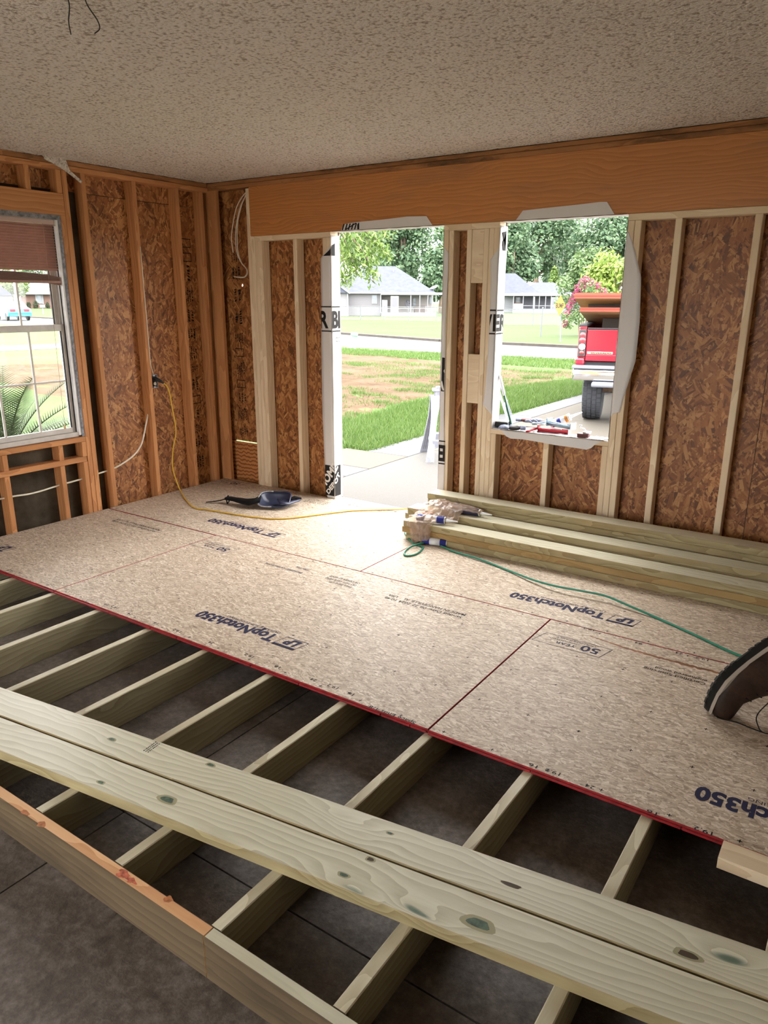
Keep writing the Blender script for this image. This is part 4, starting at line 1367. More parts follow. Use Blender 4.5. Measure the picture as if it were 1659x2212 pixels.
# faded orange print lines on the film
q = Print()
for i, t in enumerate(['THE HOME DEPOT', 'THE HOME DEPOT']):
    q.text(t, 0.0, -0.033 * i, 0.016, 0.13, bold=0.02)
q.build('printed_lettering', plain('orange_print', (0.50, 0.12, 0.03), 0.6), bag, frame((-0.075, -0.085, 0.079), (0.9, 0.45, 0.02), (-0.40, 0.75, 0.5)))

M_tube_blue = plain('blue_tube_print', (0.025, 0.035, 0.26), 0.4, 0.4)
M_tube_white = plain('white_nozzle', (0.75, 0.77, 0.80), 0.35, 0.4)
M_tin = plain('tube_end_tin', (0.62, 0.60, 0.52), 0.35, 0.5, 0.6)
def caulk(label, o, d, body=None, L=0.21, r=0.024):
    d = Vector(d).normalized()
    up = Vector((0, 0, 1)) if abs(d.z) < .9 else Vector((1, 0, 0))
    m = frame((0, 0, 0), d.cross(up), up - d * up.dot(d))   # local z = -d or d
    if (m.to_3x3() @ Vector((0, 0, 1))).dot(d) < 0:
        m = frame((0, 0, 0), up.cross(d), up - d * up.dot(d))
    root = tag(empty('caulk_tube', o), label, 'caulk tube', 'tubes of caulk')
    MB().lathe([(r * .2, 0.004), (r * .9, 0.0), (r, 0.0), (r, L), (r * .98, L)], 20, m).build('tube_body', body or M_tube_blue, root, None, True)
    MB().lathe([(r * 1.04, L - .004), (r * 1.04, L + .002), (r * .7, L + .0025), (r * .5, L - .002)], 20, m).build('tube_rim', M_tin, root, None, True)
    MB().lathe([(r * .45, L - .001), (r * .42, L + .012), (r * .16, L + .085), (r * .13, L + .086)], 14, m).build('nozzle', M_tube_white, root, None, True)
    MB().lathe([(r * 1.01, L * .3), (r * 1.01, L * .72)], 20, m).build('tube_label', M_tube_white, root, None, True) if body is None else None
    return root
a, e = on_z(905, 1166, 0.026), on_z(962, 1174, 0.026)
caulk('blue caulk tube on the floor in front of the lumber', on_z(913, 1167, 0.026), on_z(957, 1172, 0.026) - on_z(913, 1167, 0.026), L=0.17)
caulk('blue caulk tube half out of the bag on the front lumber row', (2.385, -0.512, 0.158), (0.98, 0.20, 0.0), L=0.20)
caulk('dark caulk tube in the bag end on the middle lumber row', (2.55, -0.305, 0.197), (0.99, 0.02, 0.0), plain('dark_tube_print', (0.03, 0.03, 0.07), 0.4), L=0.20)
caulk('blue capped caulk tube lying behind the plastic bag', (2.42, -0.262, 0.197), (0.99, 0.12, 0.0), L=0.15)

# ------------------------------------------------------------------ tools on the window sill
SZ = 0.7195
M_red = plain('red_enamel', (0.42, 0.016, 0.03), 0.35, 0.5)
M_chrome = plain('bright_steel', (0.72, 0.73, 0.76), 0.25, 0.5, 0.9)
M_blue_steel = plain('blue_grey_steel', (0.30, 0.42, 0.55), 0.3, 0.5, 0.5)
M_glove = plain('grey_glove_knit', (0.25, 0.28, 0.38), 0.9, vary=0.3, scale=60)
M_glove_palm = plain('dark_glove_palm', (0.03, 0.025, 0.03), 0.6)
M_pole = plain('green_pole', (0.012, 0.085, 0.05), 0.35, 0.5)
# green pole leaning in the jamb corner
pole = tag(empty('extension_pole', (2.785, 0.06, SZ)), 'green pole with white grip leaning against the window jamb', 'pole')
pa, pb = Vector((0.0, 0.0, 0.006)), Vector((-0.118, 0.02, 0.352))
MB().tube([pa, pa.lerp(pb, .62)], 0.0075, 10).build('shaft', M_pole, pole, None, True)
MB().tube([pa.lerp(pb, .62), pa.lerp(pb, .66), pa.lerp(pb, .95), pb], [0.0075, 0.0105, 0.0105, 0.008], 10).build('grip', M_tube_white, pole, None, True)
MB().tube([pb, pb + Vector((-.012, 0, .012)), pb + Vector((-.02, 0, .002)), pb + Vector((-.012, 0, -.02))], 0.004, 6).build('hanger', M_tube_white, pole)
# broad brush with black handle
br = tag(empty('wall_brush', (2.715, 0.05, SZ)), 'black handled brush at the jamb end of the sill', 'brush')
MB().rbox(-0.045, 0.055, -0.03, 0.03, 0.006, 0.046, 0.010).build('handle', M_black, br, None, True)
MB().rbox(-0.040, 0.050, -0.027, 0.027, 0.044, 0.052, 0.003).build('bristle_cap', plain('pale_bristle', (0.7, 0.68, 0.62), 0.8), br, None, True)
MB().rbox(-0.043, 0.053, -0.029, 0.029, 0.0005, 0.006, 0.002).build('sole', M_glove, br)
# gloves
def glove(label, o, rz, s=1.0, m=None, mp=None):
    root = tag(empty('work_glove', o, rz), label, 'glove', 'gloves on the window sill')
    b = MB()
    def blob(c, rx, ry, rz_, seg=10):
        rings = []
        for i in range(1, 8):
            a = math.pi * i / 8
            rings.append([(c[0] + rx * math.sin(a) * math.cos(2 * math.pi * k / seg), c[1] + ry * math.sin(a) * math.sin(2 * math.pi * k / seg), c[2] + rz_ * math.cos(a)) for k in range(seg)])
        return rings
    b.loft(blob((0, 0, 0.020 * s), 0.055 * s, 0.043 * s, 0.019 * s))
    b.build('palm', mp or M_glove_palm, root, None, True)
    for i, (an, ln) in enumerate(((-24, .062), (-8, .075), (8, .078), (24, .066))):
        a = math.radians(an)
        st = Vector((0.042 * s, 0.022 * s * (i - 1.5), 0.020 * s))
        d = Vector((math.cos(a), math.sin(a), 0))
        MB().tube([st, st + d * ln * .4 * s + Vector((0, 0, .010 * s)), st + d * ln * .8 * s + Vector((0, 0, .004 * s)), st + d * ln * s - Vector((0, 0, .006 * s))], [0.0115 * s, .011 * s, .010 * s, .006 * s], 8).build('finger', m or M_glove, root, None, True)
    MB().tube([(0.0, -0.038 * s, 0.018 * s), (0.03 * s, -0.06 * s, 0.024 * s), (0.055 * s, -0.068 * s, 0.014 * s)], [0.013 * s, 0.012 * s, 0.007 * s], 8).build('thumb', m or M_glove, root, None, True)
    MB().loft([[(-0.045 * s, math.cos(t) * 0.036 * s, 0.020 * s + math.sin(t) * 0.016 * s) for t in [2 * math.pi * k / 12 for k in range(12)]], [(-0.085 * s, math.cos(t) * 0.040 * s, 0.020 * s + math.sin(t) * 0.014 * s) for t in [2 * math.pi * k / 12 for k in range(12)]]]).build('cuff', m or M_glove, root, None, True)
    return root
glove('grey and black knit glove lying on the sill flap', (2.825, 0.012, SZ), math.radians(200), 0.9)
glove('reddish palmed glove on top of the red caulking gun', (2.895, 0.062, SZ + 0.053), math.radians(8), 0.85, M_glove, plain('maroon_palm', (0.16, 0.05, 0.05), 0.6))
# caulking guns
def gun(label, o, rz, body, rod=M_chrome, tilt=0):
    root = tag(empty('caulking_gun', o, rz), label, 'caulking gun', 'caulking guns on the window sill')
    b = MB()
    rings = []
    for x in (0.0, 0.20):
        rings.append([(x, 0.026 * math.cos(math.radians(t)), 0.026 + 0.026 * math.sin(math.radians(t))) for t in range(180, 361, 15)] + [(x, 0.023 * math.cos(math.radians(t)), 0.026 + 0.023 * math.sin(math.radians(t))) for t in range(360, 179, -15)])
    b.loft(rings)
    b.build('cradle', body, root, None, True)
    MB().rbox(-0.008, 0.0, -0.027, 0.027, 0.0, 0.052, 0.003).build('end_plate', body, root)
    MB().rbox(0.198, 0.204, -0.027, 0.027, 0.0, 0.045, 0.002).build('front_plate', rod, root)
    MB().tube([(-0.13, 0, 0.026), (0.15, 0, 0.026)], 0.004, 8).build('rod', rod, root)
    MB().tube([(-0.13, 0, 0.026), (-0.15, 0, 0.026), (-0.152, 0.03, 0.022), (-0.145, 0.035, 0.02)], 0.004, 8).build('rod_hook', rod, root)
    MB().tube([(-0.015, 0, 0.024), (-0.03, -0.02, 0.018), (-0.05, -0.065, 0.012), (-0.06, -0.10, 0.012)], [0.009, 0.009, 0.008, 0.007], 8).build('grip', body, root, None, True)
    MB().tube([(-0.004, -0.012, 0.02), (-0.005, -0.05, 0.012), (-0.02, -0.095, 0.012)], [0.006, 0.005, 0.004], 8).build('trigger', rod, root, None, True)
    return root
gun('red caulking gun lying half under the gloves', (2.985, 0.060, SZ), math.radians(8), M_red)
gun('blue grey caulking gun laid over the red one, hanging past the sill', (3.07, 0.025, SZ + 0.054), math.radians(-22), M_blue_steel)
# printed cartridge resting on the guns
ct = caulk('white and blue printed cartridge propped on the caulking guns', (3.055, 0.084, SZ + 0.052), (0.86, 0.12, 0.42), M_tube_white, L=0.135, r=0.025)
d = Vector((0.86, 0.12, 0.42)).normalized()
mm = frame((0, 0, 0), Vector((0, 0, 1)).cross(d), Vector((0, 0, 1)) - d * d.z)
for z0, z1, m in ((0.012, 0.022, M_tube_blue), (0.05, 0.075, M_tube_blue), (0.105, 0.125, plain('orange_band', (0.60, 0.24, 0.05), 0.5))):
    MB().lathe([(0.0254, z0), (0.0254, z1)], 18, mm).build('printed_band', m, ct, None, True)
# small clamp tool
cl_ = tag(empty('corner_clamp', (3.30, 0.03, SZ)), 'small dark clamp with steel hook at the sill end', 'clamp')
MB().rbox(-0.035, 0.04, -0.025, 0.02, 0.0005, 0.026, 0.004).build('clamp_jaw', plain('maroon_metal', (0.10, 0.03, 0.03), 0.5), cl_, None, True)
MB().rbox(0.0, 0.045, -0.018, 0.028, 0.026, 0.040, 0.004).build('clamp_pad', M_chrome, cl_, None, True)
MB().tube([(0.02, 0, 0.035), (0.0, 0.01, 0.055), (-0.03, 0.02, 0.058), (-0.035, 0.02, 0.072), (-0.02, 0.02, 0.072)], 0.004, 6).build('hook', M_chrome, cl_, None, True)
# pale shims in a row
for i, x in enumerate((3.358, 3.392, 3.424, 3.452)):
    b = MB()
    b.loft([[(-0.011, -0.04, 0.0), (0.011, -0.04, 0.0), (0.011, -0.04, 0.0025), (-0.011, -0.04, 0.0025)], [(-0.011, 0.045, 0.0), (0.011, 0.045, 0.0), (0.011, 0.045, 0.009), (-0.011, 0.045, 0.009)]])
    o = b.build('shim', plain('pale_lilac_shim', (0.72, 0.68, 0.72), 0.5) if i == 0 else bpy.data.materials['pale_lilac_shim'], None, Matrix.Translation((x, 0.03, SZ + 0.0005)) @ Matrix.Rotation(math.radians(-35), 4, 'Z'))
    tag(o, ['pale shim beside the dark clamp', 'second pale shim from the dark clamp', 'third pale shim from the dark clamp', 'pale shim against the window jamb'][i], 'shim', 'shims on the sill')

# ------------------------------------------------------------------ kneeling worker: only the boot comes into the picture
M_leather = plain('brown_leather', (0.030, 0.015, 0.009), 0.6, 0.3, vary=0.45, scale=22, bump=0.4)
M_sole = plain('black_lug_sole', (0.012, 0.011, 0.010), 0.75, 0.2)
M_welt = plain('grey_welt', (0.36, 0.31, 0.26), 0.8)
M_trouser = plain('dark_work_trousers', (0.035, 0.040, 0.055), 0.9, 0.1, vary=0.3, scale=30)
R2 = Vector((0.826, 0.563, 0)).normalized()
B2 = Vector((0.563, -0.826, 0)).normalized()          # towards the camera
U2 = Vector((0, 0, 1))
toe = on_z(1512, 1532, 0.0)
person = tag(empty('person', toe), 'kneeling worker in brown work boots and dark trousers', 'person')
a_ax = (R2 * 0.72 + U2 * 0.69 - B2 * 0.05).normalized()
n_ax = (-R2 * 0.60 + U2 * 0.70 - B2 * 0.62)
n_ax = (n_ax - a_ax * n_ax.dot(a_ax)).normalized()      # out of the sole
l_ax = a_ax.cross(n_ax)
def bp(s, l, h):
    """boot point: s along the foot, l across, h away from the sole into the upper"""
    h = h + 2.4 * max(0.0, 0.125 - s) ** 2 + 0.5 * max(0.0, s - 0.16) ** 2
    return Vector((0, 0, 0.046)) + (a_ax * s + l_ax * l - n_ax * h) * 1.27
SEC = [(-0.004, 0.018, 0.030), (0.010, 0.036, 0.062), (0.04, 0.047, 0.078), (0.085, 0.051, 0.080), (0.13, 0.050, 0.096), (0.17, 0.045, 0.115), (0.21, 0.040, 0.135), (0.25, 0.038, 0.145), (0.285, 0.036, 0.150), (0.30, 0.028, 0.145)]
rings = []
for s, w, h in SEC:
    ring = []
    for k in range(16):
        t = math.pi * k / 15
        ring.append(bp(s + 0.003 * math.sin(9 * t + s * 60), w * math.cos(t) * (1 - .12 * math.sin(t)), h * math.sin(t) ** 0.8 + 0.004 * math.sin(s * 150) * math.sin(t)))
    rings.append(ring)
boot = empty('boot', (0, 0, 0), 0, person)
MB().loft(rings).build('boot_upper', M_leather, boot, None, True)
out = [(-0.012, 0.0), (-0.006, 0.026), (0.012, 0.042), (0.045, 0.052), (0.09, 0.056), (0.14, 0.050), (0.18, 0.044), (0.24, 0.043), (0.29, 0.040), (0.31, 0.028), (0.317, 0.0)]
ol = out + [(s, -l) for s, l in reversed(out[1:-1])]
MB().loft([[bp(s, l, -0.004) for s, l in ol], [bp(s, l, 0.006) for s, l in ol]]).build('boot_welt', M_welt, boot)
sl = MB().loft([[bp(s, l * .98, -0.022) for s, l in ol], [bp(s, l * .98, -0.004) for s, l in ol]])
for i in range(13):
    s0 = 0.0 + i * 0.0235
    if 0.155 < s0 < 0.20:
        continue
    wd = np.interp(s0 + .008, [q[0] for q in out], [q[1] for q in out])
    for sg in (-1, 1):
        for l0, l1 in ((0.55, 0.97), (0.05, 0.45)):
            A = [(s0, sg * wd * l0), (s0 + 0.015, sg * wd * l0), (s0 + 0.015, sg * wd * l1), (s0, sg * wd * l1)]
            if sg < 0:
                A = A[::-1]
            sl.loft([[bp(s, l, -0.025) for s, l in A], [bp(s, l, -0.020) for s, l in A]])
sl.build('boot_sole', M_sole, boot)
# laces: loops that hang from the instep to the floor
lp = on_z(1648, 1582, 0.003) - toe
lc = [bp(0.16, 0.03, 0.12), lp + Vector((-.03, .03, .05)), lp + Vector((-.018, 0.0, .018)), lp, lp + Vector((.03, .0, .006)), lp + Vector((.05, .02, .03)), lp + Vector((.03, .03, .055)), bp(0.18, 0.02, 0.13)]
MB().tube(smooth_path(lc, 6), 0.0022, 6).build('boot_lace', M_sole, boot)
l2 = [bp(0.012, 0.02, 0.03), on_z(1550, 1550, 0.004) - toe, on_z(1590, 1560, 0.003) - toe, on_z(1625, 1574, 0.003) - toe, lp]
MB().tube(smooth_path(l2, 5), 0.0024, 6).build('boot_lace', M_sole, boot)
for i in range(5):
    s = 0.10 + 0.03 * i
    MB().tube([bp(s, -0.03, np.interp(s, [q[0] for q in SEC], [q[2] for q in SEC]) * .86), bp(s + .006, 0, np.interp(s, [q[0] for q in SEC], [q[2] for q in SEC]) + .006), bp(s, 0.03, np.interp(s, [q[0] for q in SEC], [q[2] for q in SEC]) * .86)], 0.003, 6).build('boot_lace', M_sole, boot)
# the body: one skinned surface, kneeling and bent to the work, outside the frame
def skin_body():
    ank = bp(0.26, 0, 0.09)
    K = lambda r, u, b: R2 * r + U2 * u + B2 * b
    pts = {'pelvis': (K(0.62, 0.52, 0.02), .16), 'belly': (K(0.74, 0.66, 0.05), .155), 'chest': (K(0.90, 0.82, 0.05), .17), 'neck': (K(1.04, 0.95, 0.06), .065),
           'hip_a': (K(0.62, 0.47, 0.11), .11), 'knee_a': (K(0.84, 0.085, 0.14), .078), 'shin_a': (K(0.55, 0.13, 0.08), .066), 'ank_a': (ank, .058),
           'hip_b': (K(0.63, 0.47, -0.10), .11), 'knee_b': (K(0.98, 0.44, -0.22), .08), 'shin_b': (K(0.98, 0.25, -0.22), .062), 'ank_b': (K(0.96, 0.10, -0.22), .050),
           'sh_a': (K(0.93, 0.86, 0.22), .075), 'el_a': (K(1.12, 0.58, 0.27), .050), 'wr_a': (K(1.30, 0.36, 0.20), .036),
           'sh_b': (K(0.93, 0.87, -0.13), .075), 'el_b': (K(1.16, 0.60, -0.15), .050), 'wr_b': (K(1.34, 0.38, -0.08), .036)}
    nm = list(pts)
    ed = [('pelvis', 'belly'), ('belly', 'chest'), ('chest', 'neck'), ('pelvis', 'hip_a'), ('hip_a', 'knee_a'), ('knee_a', 'shin_a'), ('shin_a', 'ank_a'), ('pelvis', 'hip_b'), ('hip_b', 'knee_b'), ('knee_b', 'shin_b'), ('shin_b', 'ank_b'),
          ('chest', 'sh_a'), ('sh_a', 'el_a'), ('el_a', 'wr_a'), ('chest', 'sh_b'), ('sh_b', 'el_b'), ('el_b', 'wr_b')]
    me = bpy.data.meshes.new('clothed_body')
    me.from_pydata([tuple(pts[k][0]) for k in nm], [(nm.index(a), nm.index(b)) for a, b in ed], [])
    o = mesh_ob('clothed_body', me, M_trouser, person)
    o.modifiers.new('skin', 'SKIN')
    for i, k in enumerate(nm):
        v = me.skin_vertices[0].data[i]
        v.radius = (pts[k][1], pts[k][1])
        v.use_root = (k == 'pelvis')
    s = o.modifiers.new('sub', 'SUBSURF'); s.levels = 2; s.render_levels = 2
    return pts, K
PT, KK = skin_body()
M_skin = plain('skin', (0.45, 0.26, 0.18), 0.55)
M_hair = plain('dark_hair', (0.03, 0.02, 0.015), 0.7)
hc = KK(1.13, 1.06, 0.06)
def ball(c, rx, ry, rz, seg=20, m=None):
    rings = []
    for i in range(1, 12):
        a = math.pi * i / 12
        rings.append([Vector(c) + R2 * (rx * math.sin(a) * math.cos(2 * math.pi * k / seg)) + B2 * (ry * math.sin(a) * math.sin(2 * math.pi * k / seg)) + U2 * (rz * math.cos(a)) for k in range(seg)])
    return MB().loft(rings)
hd = ball(hc, 0.095, 0.078, 0.115)
hd.tube([hc + R2 * .085 + U2 * .02, hc + R2 * .112 - U2 * .012, hc + R2 * .09 - U2 * .025], [.010, .014, .010], 8)
for sg in (-1, 1):
    hd.tube([hc + B2 * .072 * sg + U2 * .015, hc + B2 * .09 * sg, hc + B2 * .074 * sg - U2 * .025], [.008, .014, .008], 8)
hd.build('head', M_skin, person, None, True)
ball(hc + U2 * 0.02 - R2 * 0.015, 0.098, 0.086, 0.112).build('hair', M_hair, person, None, True)
for k in ('a', 'b'):
    w = PT['wr_' + k][0]
    d = (w - PT['el_' + k][0]).normalized()
    hb = MB()
    hb.tube([w - d * .02, w + d * .03, w + d * .075, w + d * .09], [.032, .040, .042, .030], 10)
    for i in range(4):
        s = B2 * (0.020 * (i - 1.5))
        hb.tube([w + d * .07 + s, w + d * .105 + s - U2 * .01, w + d * (.130 + .008 * (i in (1, 2))) + s - U2 * .035], [.011, .010, .008], 8)
    hb.tube([w + d * .02 + B2 * .03, w + d * .06 + B2 * .055 - U2 * .01, w + d * .085 + B2 * .058 - U2 * .02], [.013, .011, .008], 8)
    hb.build('hand', M_leather, person, None, True)
bb = PT['ank_b'][0]
MB().tube([bb + U2 * .04, bb - U2 * .02, bb - U2 * .04 + R2 * .05, bb - U2 * .055 + R2 * .12, bb - U2 * .06 + R2 * .19], [.055, .058, .056, .048, .030], 12).build('boot_upper', M_leather, person, None, True)
# ------------------------------------------------------------------ outdoors: ground
ZG = -0.205
def on_y(px, py, y):
    d = ray(px, py)
    return CAM + d * ((y - CAM.y) / d.y)

def lawn_mat(name, c0, c1, c2, sc=1.0):
    k = Mat(name, 0.9, 0.1)
    v = k.coords(rnd=False)
    a = k.noise(v, 0.5 * sc, 5, 0.6)
    b = k.noise(v, 9 * sc, 4, 0.7)
    f = k.math('ADD', k.math('MULTIPLY', a, 0.5), k.math('MULTIPLY', b, 0.5))
    k.bump(b, 0.5, 0.03)
    return k.col(k.ramp(f, [(0.36, c0), (0.5, c1), (0.64, c2)]))
M_lawn = lawn_mat('near_lawn', (0.036, 0.061, 0.015), (0.054, 0.093, 0.024), (0.078, 0.112, 0.036))
M_lawn_far = lawn_mat('far_lawn', (0.029, 0.047, 0.013), (0.036, 0.056, 0.016), (0.044, 0.062, 0.022), 0.4)
M_street = plain('pale_asphalt', (0.055, 0.057, 0.066), 0.8, 0.2, vary=0.10, scale=3)
M_kerb = plain('concrete_kerb', (0.046, 0.040, 0.034), 0.9, vary=0.2, scale=4)
def agg(name, c, sc=60):
    k = Mat(name, 0.85, 0.2)
    v = k.coords(rnd=False)
    n = k.noise(v, sc, 3, 0.8)
    return k.col(k.ramp(n, [(0.30, tuple(x * .86 for x in c)), (0.6, c), (0.72, tuple(min(1, x * 1.2) for x in c))]))
M_conc_tan = agg('tan_concrete', (0.070, 0.062, 0.051))
M_bounce = agg('bounce_concrete', (0.52, 0.48, 0.43))  # kept bright to bounce daylight in through the back opening
M_conc_pale = agg('pale_concrete', (0.080, 0.082, 0.090))
M_conc_grey = agg('grey_concrete', (0.072, 0.069, 0.065))
def dirt_mat():
    k = Mat('bare_soil', 0.95, 0.05)
    v = k.coords(rnd=False)
    a = k.noise(v, 0.9, 6, 0.65)
    b = k.noise(k.n('Mapping', {'Vector': v, 'Scale': (3, 9, 3)}).outputs[0], 1.5, 6, 0.7)
    g = k.noise(v, 1.7, 6, 0.75)
    c = k.ramp(k.math('ADD', k.math('MULTIPLY', a, .5), k.math('MULTIPLY', b, .5)), [(0.36, (0.048, 0.027, 0.015)), (0.5, (0.086, 0.057, 0.036)), (0.66, (0.114, 0.080, 0.054))])
    gf = k.n('SeparateColor', {0: k.ramp(g, [(0.55, (0, 0, 0)), (0.63, (1, 1, 1))])}).outputs[0]
    k.bump(b, 0.8, 0.05)
    return k.col(k.mix(k.math('MULTIPLY', gf, 0.55), c, (0.026, 0.036, 0.011)))
M_dirt = dirt_mat()

def ground_poly(name, pts, z, m, label, t=0.05, parent=None):
    b = MB().prism([(p[0], p[1]) for p in pts], z - t, z)
    o = b.build(name, m, parent)
    if parent is None:
        tag(o, label, kind='structure')
    return o
ground_poly('lawn', [(-260, -60), (120, -60), (120, 15), (-260, 60)], ZG, M_lawn, 'mown green lawn round the house')
ground_poly('ground', [(-300, -80), (200, -80), (200, 320), (-300, 320)], ZG - 0.06, M_lawn_far, 'wide grassy ground reaching to the far houses')
NEAR = [(40, 17.4), (-3, 17.7), (-8, 17.9), (-13, 18.5), (-25, 20.8), (-47, 24.3), (-100, 33)]
FAR = [(40, 23.0), (-5, 23.2), (-11.5, 23.9), (-19.3, 26.8), (-40, 31), (-67, 36.5), (-130, 50)]
ground_poly('lawn', [(40, 14), (-2, 14), (-25, 17), (-100, 28)] + NEAR[::-1], ZG + 0.004, M_lawn, 'green verge between bare soil and street')
ground_poly('street', NEAR + FAR[::-1], ZG + 0.012, M_street, 'pale asphalt street curving past the lawn')
ground_poly('lawn', FAR + [(-200, 70), (-260, 300), (120, 300), (60, 23)], ZG + 0.006, M_lawn_far, 'broad pale green lawn beyond the street')
def kerb(line, off, label):
    b = MB()
    P = [Vector((p[0], p[1], ZG)) for p in line]
    for i in range(len(P) - 1):
        d = (P[i + 1] - P[i])
        b.obox(frame(P[i], d, Vector((0, 0, 1)).cross(d)), 0, d.length, off, off + 0.28, 0, 0.11)
    tag(b.build('kerb', M_kerb), label, kind='structure')
kerb(FAR, -0.14, 'concrete kerb along the far side of the street')
ground_poly('path', [(-24.6, 4), (-21.4, 4), (-19.2, 19.2), (-22.2, 19.8)], ZG + 0.010, M_conc_tan, 'neighbouring concrete drive crossing the lawn')
# patched strip in the asphalt
ground_poly('street_marking', [(-8.6, 20.0), (-5.0, 21.6), (-4.6, 21.2), (-8.2, 19.4)], ZG + 0.016, plain('speckled_patch', (0.12, 0.125, 0.14), 0.9, vary=0.4, scale=9), 'speckled asphalt patch strip in the street', t=0.01)

# driveway of separate concrete bays
drive = tag(empty('driveway_pavement', (0, 0, ZG)), 'concrete driveway of pale and tan bays outside the doorway', kind='structure')
def bay(x0, x1, y0, y1, m):
    MB().rbox(x0 + .006, x1 - .006, y0 + .006, y1 - .006, -0.05, 0.022, 0.004).build('paving_slab', m, drive)
ys = [0.112, 3.0, 6.2, 9.4, 12.6, 15.8, 17.6]
for i in range(6):
    for x0, x1 in ((0.4, 3.6), (3.6, 6.8)):
        bay(x0, x1, ys[i], ys[i + 1], M_conc_grey if i == 0 else M_conc_tan)
for y0, y1, x0, m in ((0.112, 1.30, -4.0, M_conc_grey), (1.30, 1.72, -4.0, M_conc_pale), (1.72, 2.50, -0.5, M_conc_tan), (2.50, 6.2, -0.18, M_conc_pale), (6.2, 9.4, 0.0, M_conc_pale), (9.4, 13, 0.1, M_conc_pale)):
    bay(x0, 0.4, y0, y1, m)

bounce = tag(empty('bounce_pavement', (0, 0, ZG)), 'pale concrete patio paving added to send daylight indoors', kind='structure')  # unseen paving, added as a light reflector outside the back opening
for i in range(6):
    for j in range(4):
        x0, y0 = -3.2 + i * 3.2, -19.6 + j * 3.2
        MB().rbox(x0 + .006, x0 + 3.194, y0 + .006, y0 + 3.194, -.05, .022, .004).build('paving_slab', M_bounce, bounce)
for i in range(3):
    for j in range(4):
        x0, y0 = 6.85 + i * 3.0, -6.7 + j * 2.9
        MB().rbox(x0 + .006, x0 + 2.994, y0 + .006, y0 + 2.894, -.05, .022, .004).build('paving_slab', M_bounce, bounce)
# bare soil: lumpy ground with a ragged outline
def soil():
    outl = [(-1.9, 4.4), (-2.25, 6.4), (-2.25, 7.6), (-1.75, 9.9), (-1.15, 12.2), (-1.7, 14.1), (-3.5, 13.4), (-6.1, 14.6), (-10.7, 15.7), (-14.3, 8.0), (-15.2, 6.3), (-10.9, 3.9), (-5, 3.3)]
    P = smooth_path([(x, y, 0) for x, y in outl] + [(outl[0][0], outl[0][1], 0)], 8)
    r = random.Random(4)
    cx, cy = -6.0, 8.5
    b = MB()
    n = len(P) - 1
    rings = []
    for t in (0.02, .12, .22, .32, .42, .52, .62, .72, .8, .87, .93, .98, 1.0):
        ring = []
        for i in range(n):
            x, y = cx + (P[i].x - cx) * t, cy + (P[i].y - cy) * t
            jag = (1 + .03 * math.sin(i * 2.7) * t)
            x, y = cx + (x - cx) * jag, cy + (y - cy) * jag
            h = 0.012 + (1 - t) * 0.02 + 0.018 * math.sin(x * 3.1) * math.cos(y * 2.3) + r.uniform(-.008, .008)
            ring.append((x, y, ZG + (h if t < .99 else -0.01)))
        rings.append(ring)
    b.loft(rings, caps=False)
    b.add(rings[0], [tuple(range(n))])
    o = b.build('soil_ground', M_dirt, None, None, True)
    return tag(o, 'bare reddish soil patch with sparse weeds in the lawn', kind='structure')
soil()

def tri_mesh(name, A, m, k):
    """A: (n, k, 3) array of separate k-gons"""
    n = len(A)
    me = bpy.data.meshes.new(name)
    me.vertices.add(n * k)
    me.vertices.foreach_set('co', A.astype(np.float32).ravel())
    me.loops.add(n * k)
    me.loops.foreach_set('vertex_index', np.arange(n * k, dtype=np.int32))
    me.polygons.add(n)
    me.polygons.foreach_set('loop_start', np.arange(0, n * k, k, dtype=np.int32))
    me.polygons.foreach_set('loop_total', np.full(n, k, dtype=np.int32))
    me.update()
    me.validate()
    me.materials.append(m)
    return me

def leaf_mat(name, c0, c1, c2, rough=0.55):
    k = Mat(name, rough, 0.25)
    g = k.n('NewGeometry')
    c = k.ramp(g.outputs['Random Per Island'], [(0.0, c0), (0.55, c1), (1.0, c2)])
    m = k.col(c)
    tr = k.n('BsdfTranslucent', {0: c})
    mx = k.n('MixShader', {0: 0.3, 1: k.b.outputs[0], 2: tr.outputs[0]})
    k.t.links.new(mx.outputs[0], k.t.nodes['Material Output'].inputs[0])
    return m
M_blade = leaf_mat('grass_blade', (0.042, 0.084, 0.014), (0.068, 0.124, 0.026), (0.114, 0.160, 0.050))
rng = np.random.default_rng(5)
def blades(name, label, pts, h, w):
    n = len(pts)
    a = rng.uniform(0, 2 * np.pi, n)
    hh = rng.uniform(.5, 1.0, n) * h
    lean = rng.normal(0, .45, (n, 2)) * hh[:, None]
    base = np.column_stack([pts, np.full(n, ZG)])
    s = np.column_stack([np.cos(a), np.sin(a), np.zeros(n)]) * w
    tip = base + np.column_stack([lean, hh])
    A = np.stack([base - s, base + s, tip], 1)
    o = bpy.data.objects.new(name, tri_mesh(name, A, M_blade, 3))
    C.objects.link(o)
    return tag(o, label, 'grass', kind='stuff')
def in_poly(p, poly):
    x, y = p[:, 0], p[:, 1]
    c = np.zeros(len(p), bool)
    j = len(poly) - 1
    for i in range(len(poly)):
        xi, yi = poly[i]; xj, yj = poly[j]
        with np.errstate(divide='ignore', invalid='ignore'):
            t = ((yi > y) != (yj > y)) & (x < (xj - xi) * (y - yi) / (yj - yi + 1e-12) + xi)
        c ^= t
        j = i
    return c
lp_ = [(-0.12, 2.52), (-0.14, 4.2), (-0.1, 6.2), (0.05, 9.4), (0.1, 13), (-0.9, 14), (-1.05, 12.3), (-1.6, 9.9), (-2.15, 7.6), (-2.1, 6.4), (-1.8, 4.5), (-4.2, 3.4), (-4.2, 2.55), (-0.5, 2.52)]
pts = rng.uniform((-4.3, 2.4), (0.2, 14), (110000, 2))
pts = pts[in_poly(pts, lp_)]
blades('grass', 'fine green grass along the driveway edge', pts, 0.11, 0.006)
